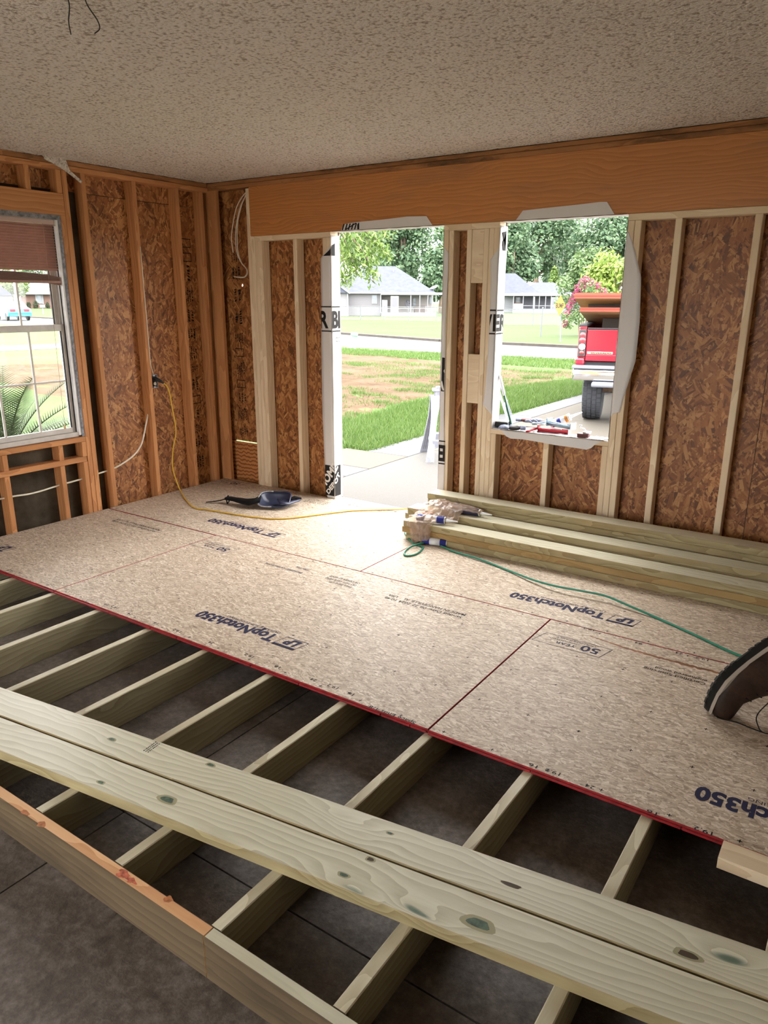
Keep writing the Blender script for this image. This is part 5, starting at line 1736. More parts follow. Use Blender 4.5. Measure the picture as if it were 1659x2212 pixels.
pts = rng.uniform((-14, 14.0), (0.5, 17.6), (26000, 2))
pts = pts[pts[:, 1] > 14.3 - 0.09 * pts[:, 0]]
blades('verge_grass', 'grass on the verge beside the street', pts, 0.10, 0.012)
tf = []
for i in range(95):
    c = rng.uniform((-8, 4.5), (-1.8, 13.5), (1, 2))
    s = rng.uniform(.06, .42)
    tf.append(c + rng.normal(0, s, (int(60 + 700 * s), 2)) * np.array([[1, .6]]))
blades('weeds', 'scattered weeds growing in the bare soil', np.concatenate(tf), 0.09, 0.007)

# ------------------------------------------------------------------ trees
M_bark = plain('grey_bark', (0.16, 0.12, 0.09), 0.9, vary=0.4, scale=6)
M_leaf = [leaf_mat('mid_green_leaf', (0.043, 0.084, 0.028), (0.078, 0.130, 0.046), (0.136, 0.195, 0.078)),
          leaf_mat('blue_green_leaf', (0.037, 0.076, 0.040), (0.068, 0.119, 0.060), (0.122, 0.180, 0.095)),
          leaf_mat('yellow_green_leaf', (0.102, 0.158, 0.026), (0.158, 0.231, 0.040), (0.231, 0.301, 0.073)),
          leaf_mat('bright_leaf', (0.050, 0.102, 0.022), (0.109, 0.174, 0.033), (0.202, 0.276, 0.102))]
M_pinkleaf = leaf_mat('pink_blossom', (0.199, 0.028, 0.076), (0.285, 0.048, 0.114), (0.333, 0.119, 0.157))
def leaf_quads(C0, Rr, n, size, rg, droop=0.0, aspect=0.6):
    """leaves on the shells of clumps; C0 (m,3) centres, Rr (m,3) radii"""
    idx = rg.integers(0, len(C0), n)
    d = rg.normal(0, 1, (n, 3))
    d /= np.linalg.norm(d, axis=1)[:, None]
    rad = rg.uniform(.55, 1.05, n)[:, None]
    p = C0[idx] + d * Rr[idx] * rad
    nrm = d + rg.normal(0, .6, (n, 3))
    nrm[:, 2] += .5
    nrm /= np.linalg.norm(nrm, axis=1)[:, None]
    t = rg.normal(0, 1, (n, 3))
    t[:, 2] -= droop
    t -= nrm * np.sum(t * nrm, 1)[:, None]
    t /= np.linalg.norm(t, axis=1)[:, None]
    b = np.cross(nrm, t)
    s = size * rg.uniform(.6, 1.3, n)[:, None]
    return np.stack([p - t * s, p + b * s * aspect, p + t * s, p - b * s * aspect], 1)
def tree(name, label, px, d, H, R, z0, m, seed, n=5200, leaf=0.28, group='trees beyond the houses', shape='round', bdir=None):
    rg = np.random.default_rng(seed)
    o = at_dist(px, 646, d)
    root = tag(empty(name, (o.x, o.y, ZG)), label, 'tree', group)
    m_ = 26
    if shape == 'cone':
        t = rg.uniform(0, 1, m_)
        a = rg.uniform(0, 2 * np.pi, m_)
        rr = R * (1 - t) * .75
        C0 = np.column_stack([np.cos(a) * rr, np.sin(a) * rr, z0 + t * (H - z0)])
        Rr = np.column_stack([R * (.25 + .35 * (1 - t))] * 2 + [np.full(m_, R * .45)])
    else:
        dd = rg.normal(0, 1, (m_, 3))
        dd /= np.linalg.norm(dd, axis=1)[:, None]
        zc = (z0 + H) / 2
        C0 = dd * np.array([R * .72, R * .72, (H - z0) * .36]) * rg.uniform(.6, 1, (m_, 1)) + np.array([0, 0, zc])
        Rr = np.full((m_, 3), R * .36) * rg.uniform(.7, 1.25, (m_, 1))
    me = tri_mesh('crown', leaf_quads(C0, Rr, n, leaf, rg), m, 4)
    mesh_ob('crown', me, None, root)
    b = MB().tube([(0, 0, -0.05), (0.05, 0, H * .25), (-.05, .1, H * .55), (0, 0, H * .8)], [R * .07 + .1, R * .055 + .08, R * .04 + .04, .04], 8)
    for i in range(9):
        c = C0[i]
        b.tube([(0, 0, H * .25 + .03 * i * H * .5), (c[0] * .5, c[1] * .5, c[2] * .8 + H * .05), tuple(c)], [R * .03 + .04, R * .02 + .03, .02], 6)
    b.build('trunk', M_bark, root, None, True)
    return root
TR = [('leafy_tree', 'tall tree rising behind the grey roofed house ridge', 796, 122, 17.5, 6.0, 3, 1, 1), ('leafy_tree', 'broad tree over the hip end of the grey roofed house', 872, 108, 15.5, 5.6, 2, 1, 2),
      ('leafy_tree', 'lower dark tree beside the screened porch corner', 952, 101, 8.8, 3.0, .5, 1, 3), ('leafy_tree', 'thin topped tree at the doorway edge above the dish', 962, 116, 14.0, 4.0, 3, 0, 4),
      ('leafy_tree', 'rounded tree over the second house ridge', 1105, 132, 15.5, 6, 3, 1, 5), ('leafy_tree', 'huge tree with a brown patch behind the pale house', 1155, 152, 23, 8.5, 3, 1, 6),
      ('leafy_tree', 'tree between the huge tree and the window jamb', 1240, 196, 28, 9.5, 3, 1, 7), ('leafy_tree', 'dark tree at the window jamb over the truck', 1322, 145, 19, 7.5, 3, 1, 8),
      ('leafy_tree', 'dense tree low behind the pink blossom', 1280, 118, 9.0, 4.6, .5, 0, 9), ('leafy_tree', 'tree filling the gap behind the roof valley', 1212, 222, 17, 8, .5, 1, 10)]
for nm, lb, px, d, H, R, z0, mi, sd in TR:
    tree(nm, lb, px, d, H, R, z0, M_leaf[mi], sd, 10500 if R > 7 else 8500, 0.34 if d > 130 else .28)
tree('conifer_tree', 'small bright conical tree behind the pale house roof', 1194, 120, 6.0, 1.9, .5, M_leaf[3], 21, 2600, .2, shape='cone')
tree('leafy_tree', 'yellow green tree above the panels on the truck', 1325, 62, 5.6, 2.6, .6, M_leaf[2], 22, 4200, .17)
tree('leafy_tree', 'pale tree between the white house and brick house', 26, 136, 8.0, 3.4, .8, M_leaf[3], 23, 3000, .25)
tree('leafy_tree', 'hazy tree behind the brick house roof', 75, 190, 12, 8, 2, M_leaf[1], 24, 3000, .4)

# near tree whose hanging branch fills the head of the doorway
def near_tree():
    rg = np.random.default_rng(31)
    base = at_dist(640, 646, 17.0)
    root = tag(empty('shade_tree', (base.x, base.y, ZG)), 'shade tree with drooping leafy branch across the doorway head', 'tree')
    O = np.array([base.x, base.y, ZG])
    br = MB().tube([(0, 0, -.1), (.1, .05, 2), (.2, .1, 4.2), (.1, 0, 7)], [.26, .22, .18, .08], 10)
    cl, rr = [], []
    hang = [[(735, 478), (760, 512), (785, 545), (800, 575), (808, 610)], [(720, 470), (745, 520), (760, 560), (772, 590)], [(742, 468), (790, 500), (820, 525), (835, 552)],
            [(715, 490), (738, 545), (745, 590), (748, 612)], [(700, 470), (720, 530), (728, 570)], [(770, 460), (815, 480), (838, 505)], [(735, 455), (775, 490), (798, 530), (812, 560)]]
    for i, h in enumerate(hang):
        dd = 15.2 + .25 * i
        P = [np.array(at_dist(x, y, dd)) - O for x, y in h]
        S_ = smooth_path([Vector(q) for q in P], 6)
        br.tube([Vector((.15, .05, 3.6 + .2 * i)), Vector(P[0]) * .5 + Vector((0, 0, 2.3)), Vector(P[0])] + S_, [.07, .05, .03] + [.022 - .016 * k / len(S_) for k in range(len(S_))], 6)
        for q in S_:
            cl.append(np.array(q))
            rr.append((.17, .17, .13))
    br.build('trunk', M_bark, root, None, True)
    A = leaf_quads(np.array(cl), np.array(rr), 2600, .062, rg, 1.6, .30)
    # upper crown, out of sight above the header
    C0 = rg.normal(0, 1, (30, 3)) * np.array([1.9, 1.9, .8]) + np.array([.1, .1, 6.0])
    B_ = leaf_quads(C0, np.full((30, 3), .85), 5200, .075, rg, 1.2, .32)
    mesh_ob('crown', tri_mesh('crown', np.concatenate([A, B_]), M_leaf[3], 4), None, root)
near_tree()

# crape myrtle in bloom
def myrtle():
    rg = np.random.default_rng(41)
    o = at_dist(1262, 646, 40)
    root = tag(empty('flowering_shrub', (o.x, o.y, ZG)), 'crape myrtle with pink blossom behind the truck', 'shrub')
    C0 = rg.normal(0, 1, (26, 3)) * np.array([.75, .6, .55]) + np.array([0, 0, 1.75])
    me = tri_mesh('foliage', leaf_quads(C0, np.full((26, 3), .42), 3400, .075, rg), M_leaf[0], 4)
    mesh_ob('foliage', me, None, root)
    rt = np.array([.93, .36, 0])
    C1 = np.array([rt * a + np.array([0, 0, h]) for a, h in ((-.85, 1.45), (-.7, 1.75), (-.5, 2.35), (-.3, 2.6), (-.1, 2.75), (-.55, 2.05), (-.9, 1.1), (-.2, 2.45), (.15, 2.6), (.45, 2.45), (-.95, .6), (.75, 2.2), (1.1, 1.9), (-.4, 2.2))])
    C1 += np.array([.3, -.45, 0])
    mesh_ob('blossom', tri_mesh('blossom', leaf_quads(C1, np.full((len(C1), 3), .2), 1500, .05, rg), M_pinkleaf, 4), None, root)
    b = MB()
    for i in range(6):
        a = i * 1.05
        b.tube([(.1 * math.cos(a), .1 * math.sin(a), -.05), (.25 * math.cos(a), .25 * math.sin(a), .9), tuple(C0[i])], [.035, .028, .012], 6)
    b.build('stems', M_bark, root)
myrtle()

# sago palm outside the old window
def palm():
    rg = np.random.default_rng(51)
    cx, cy = -1.75, -1.02
    root = tag(empty('sago_palm', (cx, cy, ZG)), 'sago palm with stiff green fronds outside the old window', 'palm')
    MB().lathe([(.16, -.03), (.17, .1), (.15, .28), (.09, .36)], 14).build('trunk', M_bark, root)
    ml = leaf_mat('palm_leaflet', *[tuple(.55 * q for q in c_) for c_ in ((0.026, 0.052, 0.017), (0.048, 0.086, 0.028), (0.081, 0.119, 0.048))])
    for f in range(30):
        a = f * 2.39996
        el = math.radians(rg.uniform(28, 80))
        L = rg.uniform(.85, 1.12)
        h = Vector((math.cos(a), math.sin(a), 0))
        P = []
        for i in range(11):
            t = i / 10
            e = el - t * math.radians(38)
            P.append((P[-1] if P else Vector((0, 0, .33))) + (h * math.cos(e) + Vector((0, 0, 1)) * math.sin(e)) * (L / 10 if i else .0))
        b = MB().tube(P, [.008 - .006 * i / 10 for i in range(11)], 4)
        S_ = smooth_path(P, 4)
        for i in range(3, len(S_) - 1):
            t = i / len(S_)
            d = (S_[i + 1] - S_[i]).normalized()
            sd = d.cross(Vector((0, 0, 1)))
            sd = sd.normalized() if sd.length > .05 else Vector((1, 0, 0))
            nn = sd.cross(d)
            ln = .17 * math.sin(math.pi * (.12 + .85 * t)) + .02
            for s in (-1, 1):
                e = S_[i] + sd * s * ln + d * ln * .55 + nn * ln * .25
                b.add([S_[i] - d * .006, S_[i] + d * .006, e], [(0, 1, 2)])
        b.build('frond', ml, root)
palm()

# ------------------------------------------------------------------ far houses
M_siding = plain('pale_grey_siding', (0.159, 0.159, 0.175), 0.7)
def siding(name, c, pitch=0.2):
    k = Mat(name, 0.7, 0.2)
    v = k.coords(rnd=False)
    w = k.n('TexWave', {'Vector': v, 'Scale': 1.0 / pitch * .5, 'Distortion': 0}, wave_type='BANDS', bands_direction='Z', wave_profile='SAW').outputs['Fac']
    k.bump(w, .5, .02)
    return k.col(k.ramp(w, [(0.0, tuple(x * .88 for x in c)), (.15, c), (1, c)]))
M_sid = siding('lilac_grey_siding', (0.166, 0.162, 0.174))
M_sid2 = siding('white_siding', (0.192, 0.200, 0.218))
M_trimw = plain('white_trim', (0.202, 0.208, 0.221), 0.6)
M_shingle = plain('blue_grey_shingle', (0.061, 0.066, 0.088), 0.9, 0.1, vary=0.12, scale=2)
M_shingle2 = plain('slate_shingle', (0.057, 0.062, 0.082), 0.9, 0.1, vary=0.12, scale=2)
M_screen = plain('dark_porch_screen', (0.12, 0.12, 0.145), 0.7)
M_inner = plain('dim_porch_wall', (0.24, 0.22, 0.22), 0.8)
M_hglass = plain('house_window_glass', (0.16, 0.19, 0.23), 0.15, 0.6)
def brick_mat():
    k = Mat('red_brick', 0.9, 0.1)
    v = k.coords(rnd=False)
    b = k.n('TexBrick', {'Vector': k.n('Mapping', {'Vector': v, 'Rotation': (math.radians(90), 0, 0)}).outputs[0], 'Color1': (0.11, 0.058, 0.048, 1), 'Color2': (0.135, 0.075, 0.06, 1), 'Mortar': (0.15, 0.12, 0.11, 1), 'Scale': 4.0})
    return k.col(b.outputs[0])
M_brick = brick_mat()

class House:
    """built in a frame whose x runs to the right of the view, y away, origin on the ground; sizes measured in picture units at that distance"""
    def __init__(s, px0, base, d, label, px1=None):
        o = at_dist(px0, base, d)
        e = at_dist((px1 or px0 + 60), base, d)
        u = Vector((e.x - o.x, e.y - o.y, 0))
        s.k = u.length / ((px1 or px0 + 60) - px0)
        s.px0, s.base = px0, base
        s.root = empty('house', (0, 0, 0))
        s.root.matrix_world = frame((o.x, o.y, ZG), u, Vector((0, 0, 1)).cross(u))
        tag(s.root, label, 'house', 'houses across the street')
    def X(s, px): return (px - s.px0) * s.k
    def Z(s, py): return max(0.0, (s.base - py) * s.k)
    def box(s, name, m, x0, x1, y0, y1, z0, z1, parent=None):
        """x, z in picture units; y in metres"""
        return MB().box(s.X(x0), s.X(x1), y0, y1, s.Z(z1), s.Z(z0)).build(name, m, parent or s.root)
    def window(s, x0, x1, z0, z1, y=0.0, n=2):
        w = s.box('window', M_trimw, x0, x1, y - .06, y + .02, z0, z1)
        mx, mz = (x1 - x0) * .16, (z1 - z0) * .10
        zm = (z0 + z1) / 2
        for a, b in ((z0 + mz, zm - mz * .4), (zm + mz * .4, z1 - mz)):
            s.box('pane', M_hglass, x0 + mx, x1 - mx, y - .075, y - .05, a, b, w)
        return w
    def hip(s, name, m, x0, x1, y0, y1, ze, r0, r1, zr, yr=None, over=0.0):
        X0, X1, zE, zR = s.X(x0), s.X(x1), s.Z(ze), s.Z(zr)
        ym = yr if yr is not None else (y0 + y1) / 2
        t = .12
        v = [(X0, y0, zE), (X1, y0, zE), (X1, y1, zE), (X0, y1, zE), (s.X(r0), ym, zR), (s.X(r1), ym, zR), (X0, y0, zE - t), (X1, y0, zE - t), (X1, y1, zE - t), (X0, y1, zE - t)]
        f = [(0, 1, 5, 4), (1, 2, 5), (2, 3, 4, 5), (3, 0, 4), (6, 9, 8, 7), (0, 6, 7, 1), (1, 7, 8, 2), (2, 8, 9, 3), (3, 9, 6, 0)]
        return MB().add(v, f).build(name, m, s.root)

h = House(735, 681, 84, 'grey roofed house with screened porch and lilac siding')
h.box('wall', M_sid, 735, 822, 0.0, 9.0, 634, 681)
h.box('wall', M_inner, 822, 938, 1.2, 9.0, 634, 681)
h.box('wing_wall', M_sid, 690, 752, -1.6, 0.0, 634, 681)
h.box('corner_board', M_trimw, 750, 753, -1.66, -1.6, 634, 681)
h.hip('roof', M_shingle, 700, 940, -0.5, 10.0, 632, 790, 858, 575, 4.8)
wg = MB()
xa, xm_, xb = h.X(688), h.X(718), h.X(755)
za, zp = h.Z(634), h.Z(607)
wg.add([(xa, -2.0, za), (xm_, -2.0, zp), (xb, -2.0, za), (xa, 2, za), (xm_, 3.5, zp), (xb, 2, za)], [(0, 2, 1), (1, 2, 5, 4), (0, 1, 4, 3), (3, 4, 5), (0, 3, 5, 2)])
wg.build('wing_roof', M_shingle, h.root)
MB().tube([(xm_, -2.05, zp), (xb + .1, -2.05, za - .05)], .1, 4).build('rake_board', M_trimw, h.root)
h.box('fascia', M_trimw, 752, 824, -.55, -.45, 632, 635)
h.box('porch_fascia', M_trimw, 822, 950, -2.4, 0.5, 632.5, 637.5)
h.box('porch_wall', M_trimw, 822, 938, -2.3, -2.1, 673, 682)
for x in (821, 884, 903, 920, 929, 937):
    h.box('porch_post', M_trimw, x - .8, x + .8, -2.3, -2.15, 637, 674)
h.box('porch_rail', M_trimw, 822, 938, -2.28, -2.2, 664.3, 665.3)
dr = h.box('porch_door', M_trimw, 841.5, 858.5, -2.36, -2.28, 640, 673.5)
h.box('screen', M_screen, 845, 855, -2.4, -2.35, 643, 660.5, dr)
h.box('screen', M_screen, 845, 855, -2.4, -2.35, 663, 672, dr)
h.box('refrigerator', plain('pale_blue_enamel', (0.36, 0.42, 0.44), 0.5), 825, 836.5, -.6, .4, 648, 674)
h.box('covered_grill', plain('brown_cover', (0.07, 0.05, 0.045), 0.8), 894, 916, -1.3, -.4, 660, 674)
fan = MB().tube([(h.X(881) + h.k * 7 * math.cos(t * .4), -.8, h.Z(655) + h.k * 7 * math.sin(t * .4)) for t in range(17)], .06, 5)
for t in range(4):
    fan.tube([(h.X(881), -.8, h.Z(655)), (h.X(881) + h.k * 6 * math.cos(t * 1.57 + .5), -.8, h.Z(655) + h.k * 6 * math.sin(t * 1.57 + .5))], [.05, .14], 5)
fan.build('porch_fan', M_screen, h.root)
h.window(803, 815, 637, 656)
h.window(893, 901, 642, 664, 1.2)
h.window(929, 936, 640, 656, 1.2)
MB().tube([(h.X(853), 3.6, h.Z(590)), (h.X(853), 3.6, h.Z(582))], .09, 6).build('roof_vent', M_screen, h.root)
ds = MB()
ds.lathe([(.02, 0), (.4, .05), (.55, .16), (.56, .17)], 16, frame((h.X(938), .3, h.Z(624)), (.6, .3, .3), (-.2, .9, .1)))
ds.tube([(h.X(936), .5, h.Z(634)), (h.X(937), .4, h.Z(625))], .05, 6)
ds.build('satellite_dish', M_trimw, h.root)

h = House(1092, 671, 108, 'pale house with dark screened porch and slate hip roof')
h.box('wall', M_sid2, 1060, 1110, 0, 9, 633, 671)
h.box('wall', M_screen, 1110, 1226, 1.5, 9, 633, 671)
h.hip('roof', M_shingle2, 1040, 1166, -1.0, 11, 632, 1072, 1109, 586, 5)
h.hip('roof', M_shingle2, 1120, 1234, -1.2, 9, 631, 1152, 1195, 606, 4.5)
h.box('porch_fascia', M_trimw, 1088, 1228, -2.2, 0, 630.5, 635.5)
h.box('porch_wall', M_trimw, 1108, 1226, -2.1, -1.95, 662, 671.5)
for x in (1108.5, 1129, 1150.5, 1163, 1176, 1187.5, 1201.5, 1214):
    h.box('porch_post', M_trimw, x - .7, x + .7, -2.1, -1.95, 635, 663)
MB().tube([(h.X(1152), -2.3, h.Z(637)), (h.X(1153), -2.3, h.Z(665))], .09, 6).build('downpipe', M_trimw, h.root)
h.box('porch_rail', M_trimw, 1129, 1188, -2.05, -2.0, 655, 656)
h.box('boarded_panel', plain('peach_board', (0.50, 0.30, 0.20), 0.8), 1110, 1128, -2.06, -2.02, 651.5, 662)
dr = h.box('porch_door', M_trimw, 1188, 1201, -2.16, -2.1, 638, 663)
for a, b in ((639.5, 654), (657, 662.5)):
    h.box('screen', M_screen, 1190, 1194, -2.19, -2.15, a, b, dr)
    h.box('screen', M_screen, 1195.5, 1199.5, -2.19, -2.15, a, b, dr)
h.window(1111, 1124, 637, 651, 1.5)

h = House(1225, 668, 160, 'low house whose roof shows over the pink blossom')
h.box('wall', M_sid2, 1225, 1300, 0, 10, 625, 668)
h.hip('roof', M_shingle2, 1215, 1310, -1, 11, 626, 1255, 1275, 593, 5)
h.box('gable_panel', M_trimw, 1271, 1284, -.2, 0.3, 596, 606)

h = House(47, 662, 150, 'red brick house with shuttered window and pale fascia')
h.box('wall', M_brick, 47, 175, 0, 9, 630, 662)
h.hip('roof', plain('grey_blue_shingle', (0.15, 0.17, 0.20), 0.9, vary=.1, scale=2), 40, 185, -1, 11, 629, 60, 165, 585, 5)
h.box('fascia', M_trimw, 41, 184, -1.1, -.9, 627.5, 630)
h.window(81, 92, 630.5, 651)
for x in (78.5, 92.5):
    h.box('shutter', plain('grey_shutter', (0.22, 0.25, 0.28), 0.8) if x < 80 else bpy.data.materials['grey_shutter'], x, x + 3, -.09, 0, 630.5, 652)
h = House(-30, 665, 120, 'white gabled house beyond the blue car')
h.box('wall', M_sid2, -60, 30, 0, 9, 628, 665)
gb = MB()
gb.add([(h.X(-66), -.4, h.Z(629)), (h.X(-18), -.4, h.Z(585)), (h.X(33), -.4, h.Z(629)), (h.X(-66), 10, h.Z(629)), (h.X(-18), 10, h.Z(585)), (h.X(33), 10, h.Z(629))], [(0, 2, 1), (1, 2, 5, 4), (0, 1, 4, 3), (3, 4, 5), (0, 3, 5, 2)])
gb.build('roof', M_shingle2, h.root)
h.window(-12, 2, 634, 652)
M_round = leaf_mat('clipped_shrub_leaf', (0.022, 0.033, 0.014), (0.033, 0.046, 0.019), (0.046, 0.060, 0.028))
for i, (px, s) in enumerate(((62, .9), (77, 1.1), (103, .8))):
    rg = np.random.default_rng(60 + i)
    o = at_dist(px, 661, 147)
    r_ = tag(empty('round_shrub', (o.x, o.y, ZG)), ['low shrub at the brick house corner', 'largest shrub under the brick house window', 'shrub right of the brick house window'][i].replace('right of', 'past'), 'shrub', 'shrubs along the brick house')
    mesh_ob('foliage', tri_mesh('foliage', leaf_quads(np.array([[0, 0, .6 * s]]), np.array([[.42 * s, .42 * s, .7 * s]]), 420, .12, rg), M_round, 4), None, r_)
    MB().tube([(0, 0, 0), (0, 0, .6 * s)], .06, 6).build('stem', M_bark, r_)

# ------------------------------------------------------------------ fences, sign, poles, pedestal
M_galv = plain('galvanised_steel', (0.108, 0.117, 0.126), 0.5, 0.4, 0.3)
def mesh_wire():
    m = bpy.data.materials.new('chain_link_wire')
    m.use_nodes = True
    t = m.node_tree
    b = t.nodes['Principled BSDF']
    b.inputs['Base Color'].default_value = (0.4, 0.42, 0.44, 1)
    tr = t.nodes.new('ShaderNodeBsdfTransparent')
    mx = t.nodes.new('ShaderNodeMixShader')
    mx.inputs[0].default_value = 0.90
    t.links.new(b.outputs[0], mx.inputs[1]); t.links.new(tr.outputs[0], mx.inputs[2])
    t.links.new(mx.outputs[0], t.nodes['Material Output'].inputs[0])
    return m
M_wire = mesh_wire()
def fence(label, posts, hgt):
    P = [Vector((p.x, p.y, ZG)) for p in posts]
    o = P[0]
    root = tag(empty('chain_link_fence', o), label, 'fence', 'wire fences on the far lawn')
    for p in P:
        MB().tube([p - o, p - o + Vector((0, 0, hgt + .06))], .035, 6).build('post', M_galv, root)
    MB().tube([p - o + Vector((0, 0, hgt)) for p in P], .022, 6).build('top_rail', M_galv, root)
    b = MB()
    for i in range(len(P) - 1):
        a, c = P[i] - o, P[i + 1] - o
        b.add([a, c, c + Vector((0, 0, hgt)), a + Vector((0, 0, hgt))], [(0, 1, 2, 3)])
    b.build('wire_mesh', M_wire, root)
fence('wire fence in front of the screened porch house', [at_dist(x, y, d) for x, y, d in ((700, 690, 68), (779, 690, 67), (830, 692, 66), (882, 693, 65), (942, 694, 64), (1000, 694, 63))], 1.15)
fence('wire fence running behind the yellow sign', [at_dist(x, y, d) for x, y, d in ((1040, 700, 56), (1151, 700, 56), (1234, 700, 56), (1330, 700, 56))], 1.1)
o = at_dist(1168, 722, 38)
pp = tag(empty('marker_post', (o.x, o.y, ZG)), 'slim grey post standing between the houses and the sign', 'post')
MB().tube([(0, 0, 0), (.01, 0, .7), (.03, 0, 1.38)], .035, 8).build('post_shaft', M_galv, pp)
MB().lathe([(.045, 0), (.045, .03), (.01, .05)], 8, Matrix.Translation((.03, 0, 1.38))).build('post_cap', M_galv, pp)

sg = at_dist(1208, 738, 33.5)
sr = tag(empty('road_sign', (sg.x, sg.y, ZG)), 'yellow diamond road sign reading BUMP on a steel post', 'sign')
MB().tube([(0.05, 0, -.05), (.0, 0, .7), (-.05, 0, 1.5)], .03, 6).build('post', M_screen, sr)
vd = Vector((CAM.x - sg.x, CAM.y - sg.y, 0)).normalized()
ca, sa = math.cos(math.radians(60)), math.sin(math.radians(60))
fn = Vector((vd.x * ca + vd.y * sa, -vd.x * sa + vd.y * ca, 0))
su = Vector((0, 0, 1)).cross(fn)
sm_ = frame(Vector((-.04, 0, 1.54)) + fn * .04, su, Vector((0, 0, 1)))
M_sign = plain('sign_yellow', (0.36, 0.20, 0.008), 0.5)
rr = .44
MB().prism([(0, -rr), (rr, 0), (0, rr), (-rr, 0)], 0, .004).build('sign_plate', M_sign, sr, sm_)
q = Print().text('BUMP', -.32, -.10, .20, .64, bold=.05)
q.outline(0, 0, 0, 0, 0)
q.build('printed_lettering', M_black_ink, sr, sm_ @ Matrix.Translation((0, 0, .006)))
bd = Print()
for k in range(4):
    a, c = [(0, -rr), (rr, 0), (0, rr), (-rr, 0)][k], [(rr, 0), (0, rr), (-rr, 0), (0, -rr)][k]
    bd.poly([(a[0] * .93, a[1] * .93), (c[0] * .93, c[1] * .93), (c[0] * .89, c[1] * .89), (a[0] * .89, a[1] * .89)])
bd.build('sign_border', M_black_ink, sr, sm_ @ Matrix.Translation((0, 0, .0055)))

o = on_z(761, 754, ZG)
pd_ = tag(empty('utility_pedestal', (o.x, o.y, ZG)), 'leaning green utility pedestal by the street', 'pedestal')
M_ped = plain('pale_green_plastic', (0.20, 0.36, 0.27), 0.5)
lean = Matrix.Rotation(math.radians(-7), 4, Vector((.8, -.5, 0)).normalized()) @ Matrix.Rotation(math.radians(-6), 4, Vector((-.5, -.8, 0)).normalized())
MB().lathe([(.135, -.05), (.135, .05), (.125, .06), (.125, .52), (.12, .53)], 16, lean).build('shell', M_ped, pd_, None, True)
MB().lathe([(.132, .47), (.132, .575), (.11, .60), (.02, .605)], 16, lean).build('cap', M_ped, pd_, None, True)

for i, (px, d, hh, lb) in enumerate(((37.5, 95, 9, 'pale utility pole beyond the blue car'), (-4, 80, 8, 'grey utility pole at the window edge'))):
    o = at_dist(px, 660, d)
    u = tag(empty('utility_pole', (o.x, o.y, ZG)), lb, 'pole', 'utility poles')
    MB().tube([(0, 0, -.1), (.02, 0, hh)], [.16, .12], 10).build('pole_shaft', plain('pale_pole_wood', (.36, .36, .36), .9) if i == 0 else bpy.data.materials['pale_pole_wood'], u)
    MB().obox(Matrix.Translation((.02, 0, hh - .6)), -.9, .9, -.06, .06, -.06, .06).build('cross_arm', bpy.data.materials['pale_pole_wood'], u)
o = at_dist(93, 672, 95)
u = tag(empty('white_marker', (o.x, o.y, ZG)), 'white roadside box past the blue car', 'mailbox')
MB().tube([(0, 0, 0), (0, 0, .75)], .06, 8).build('post', M_trimw, u)
MB().rbox(-.16, .16, -.25, .25, .7, 1.05, .05).build('mailbox_shell', M_trimw, u, None, True)

# ------------------------------------------------------------------ blue car
def car():
    o = at_dist(28, 683, 70)
    dirv = Vector((o.x - CAM.x, o.y - CAM.y, 0)).normalized()
    ang = math.radians(14)
    f = Vector((dirv.x * math.cos(ang) - dirv.y * math.sin(ang), dirv.x * math.sin(ang) + dirv.y * math.cos(ang), 0))
    root = tag(empty('car'), 'bright blue saloon car parked on the street', 'car')
    root.matrix_world = frame((o.x, o.y, ZG + .012), f, Vector((0, 0, 1)).cross(f))
    mb = plain('bright_blue_paint', (0.02, 0.22, 0.48), 0.25, 0.6)
    mg = plain('car_glass', (.30, .36, .40), 0.1, .7)
    prof = [(-2.2, .35), (-2.25, .62), (-2.15, .92), (-1.55, 1.0), (1.0, .98), (2.0, .82), (2.25, .6), (2.2, .32)]
    rings = []
    for y, s in ((-.88, .94), (-.84, 1), (.84, 1), (.88, .94)):
        rings.append([(x * (1 if s == 1 else .985), y, z) for x, z in prof])
    MB().loft(rings).build('body', mb, root)
    cab = [(-1.75, .98), (-1.1, 1.42), (.35, 1.44), (1.15, .98)]
    MB().loft([[(x, -.80 + (.14 if z > 1.1 else 0), z) for x, z in cab], [(x, .80 - (.14 if z > 1.1 else 0), z) for x, z in cab]]).build('window_band', mg, root)
    MB().loft([[(-1.1, -.66, 1.425), (.35, -.66, 1.445), (.33, -.62, 1.475), (-1.05, -.62, 1.46)], [(-1.1, .66, 1.425), (.35, .66, 1.445), (.33, .62, 1.475), (-1.05, .62, 1.46)]]).build('roof_panel', mb, root)
    for x in (-1.4, 1.45):
        for s in (-1, 1):
            MB().lathe([(.2, -.1), (.31, -.1), (.33, -.08), (.33, .08), (.31, .1), (.2, .1)], 18, frame((x, s * .78, .33), (1, 0, 0), (0, 0, 1))).build('wheel', M_black, root)
    for s in (-1, 1):
        MB().box(-2.27, -2.1, s * .52 - .2, s * .52 + .2, .72, .90).build('tail_light', plain('red_lens', (.35, .02, .03), .3) if s < 0 else bpy.data.materials['red_lens'], root)
    MB().box(-2.30, -2.12, -.8, .8, .36, .52).build('bumper', mb, root)
car()

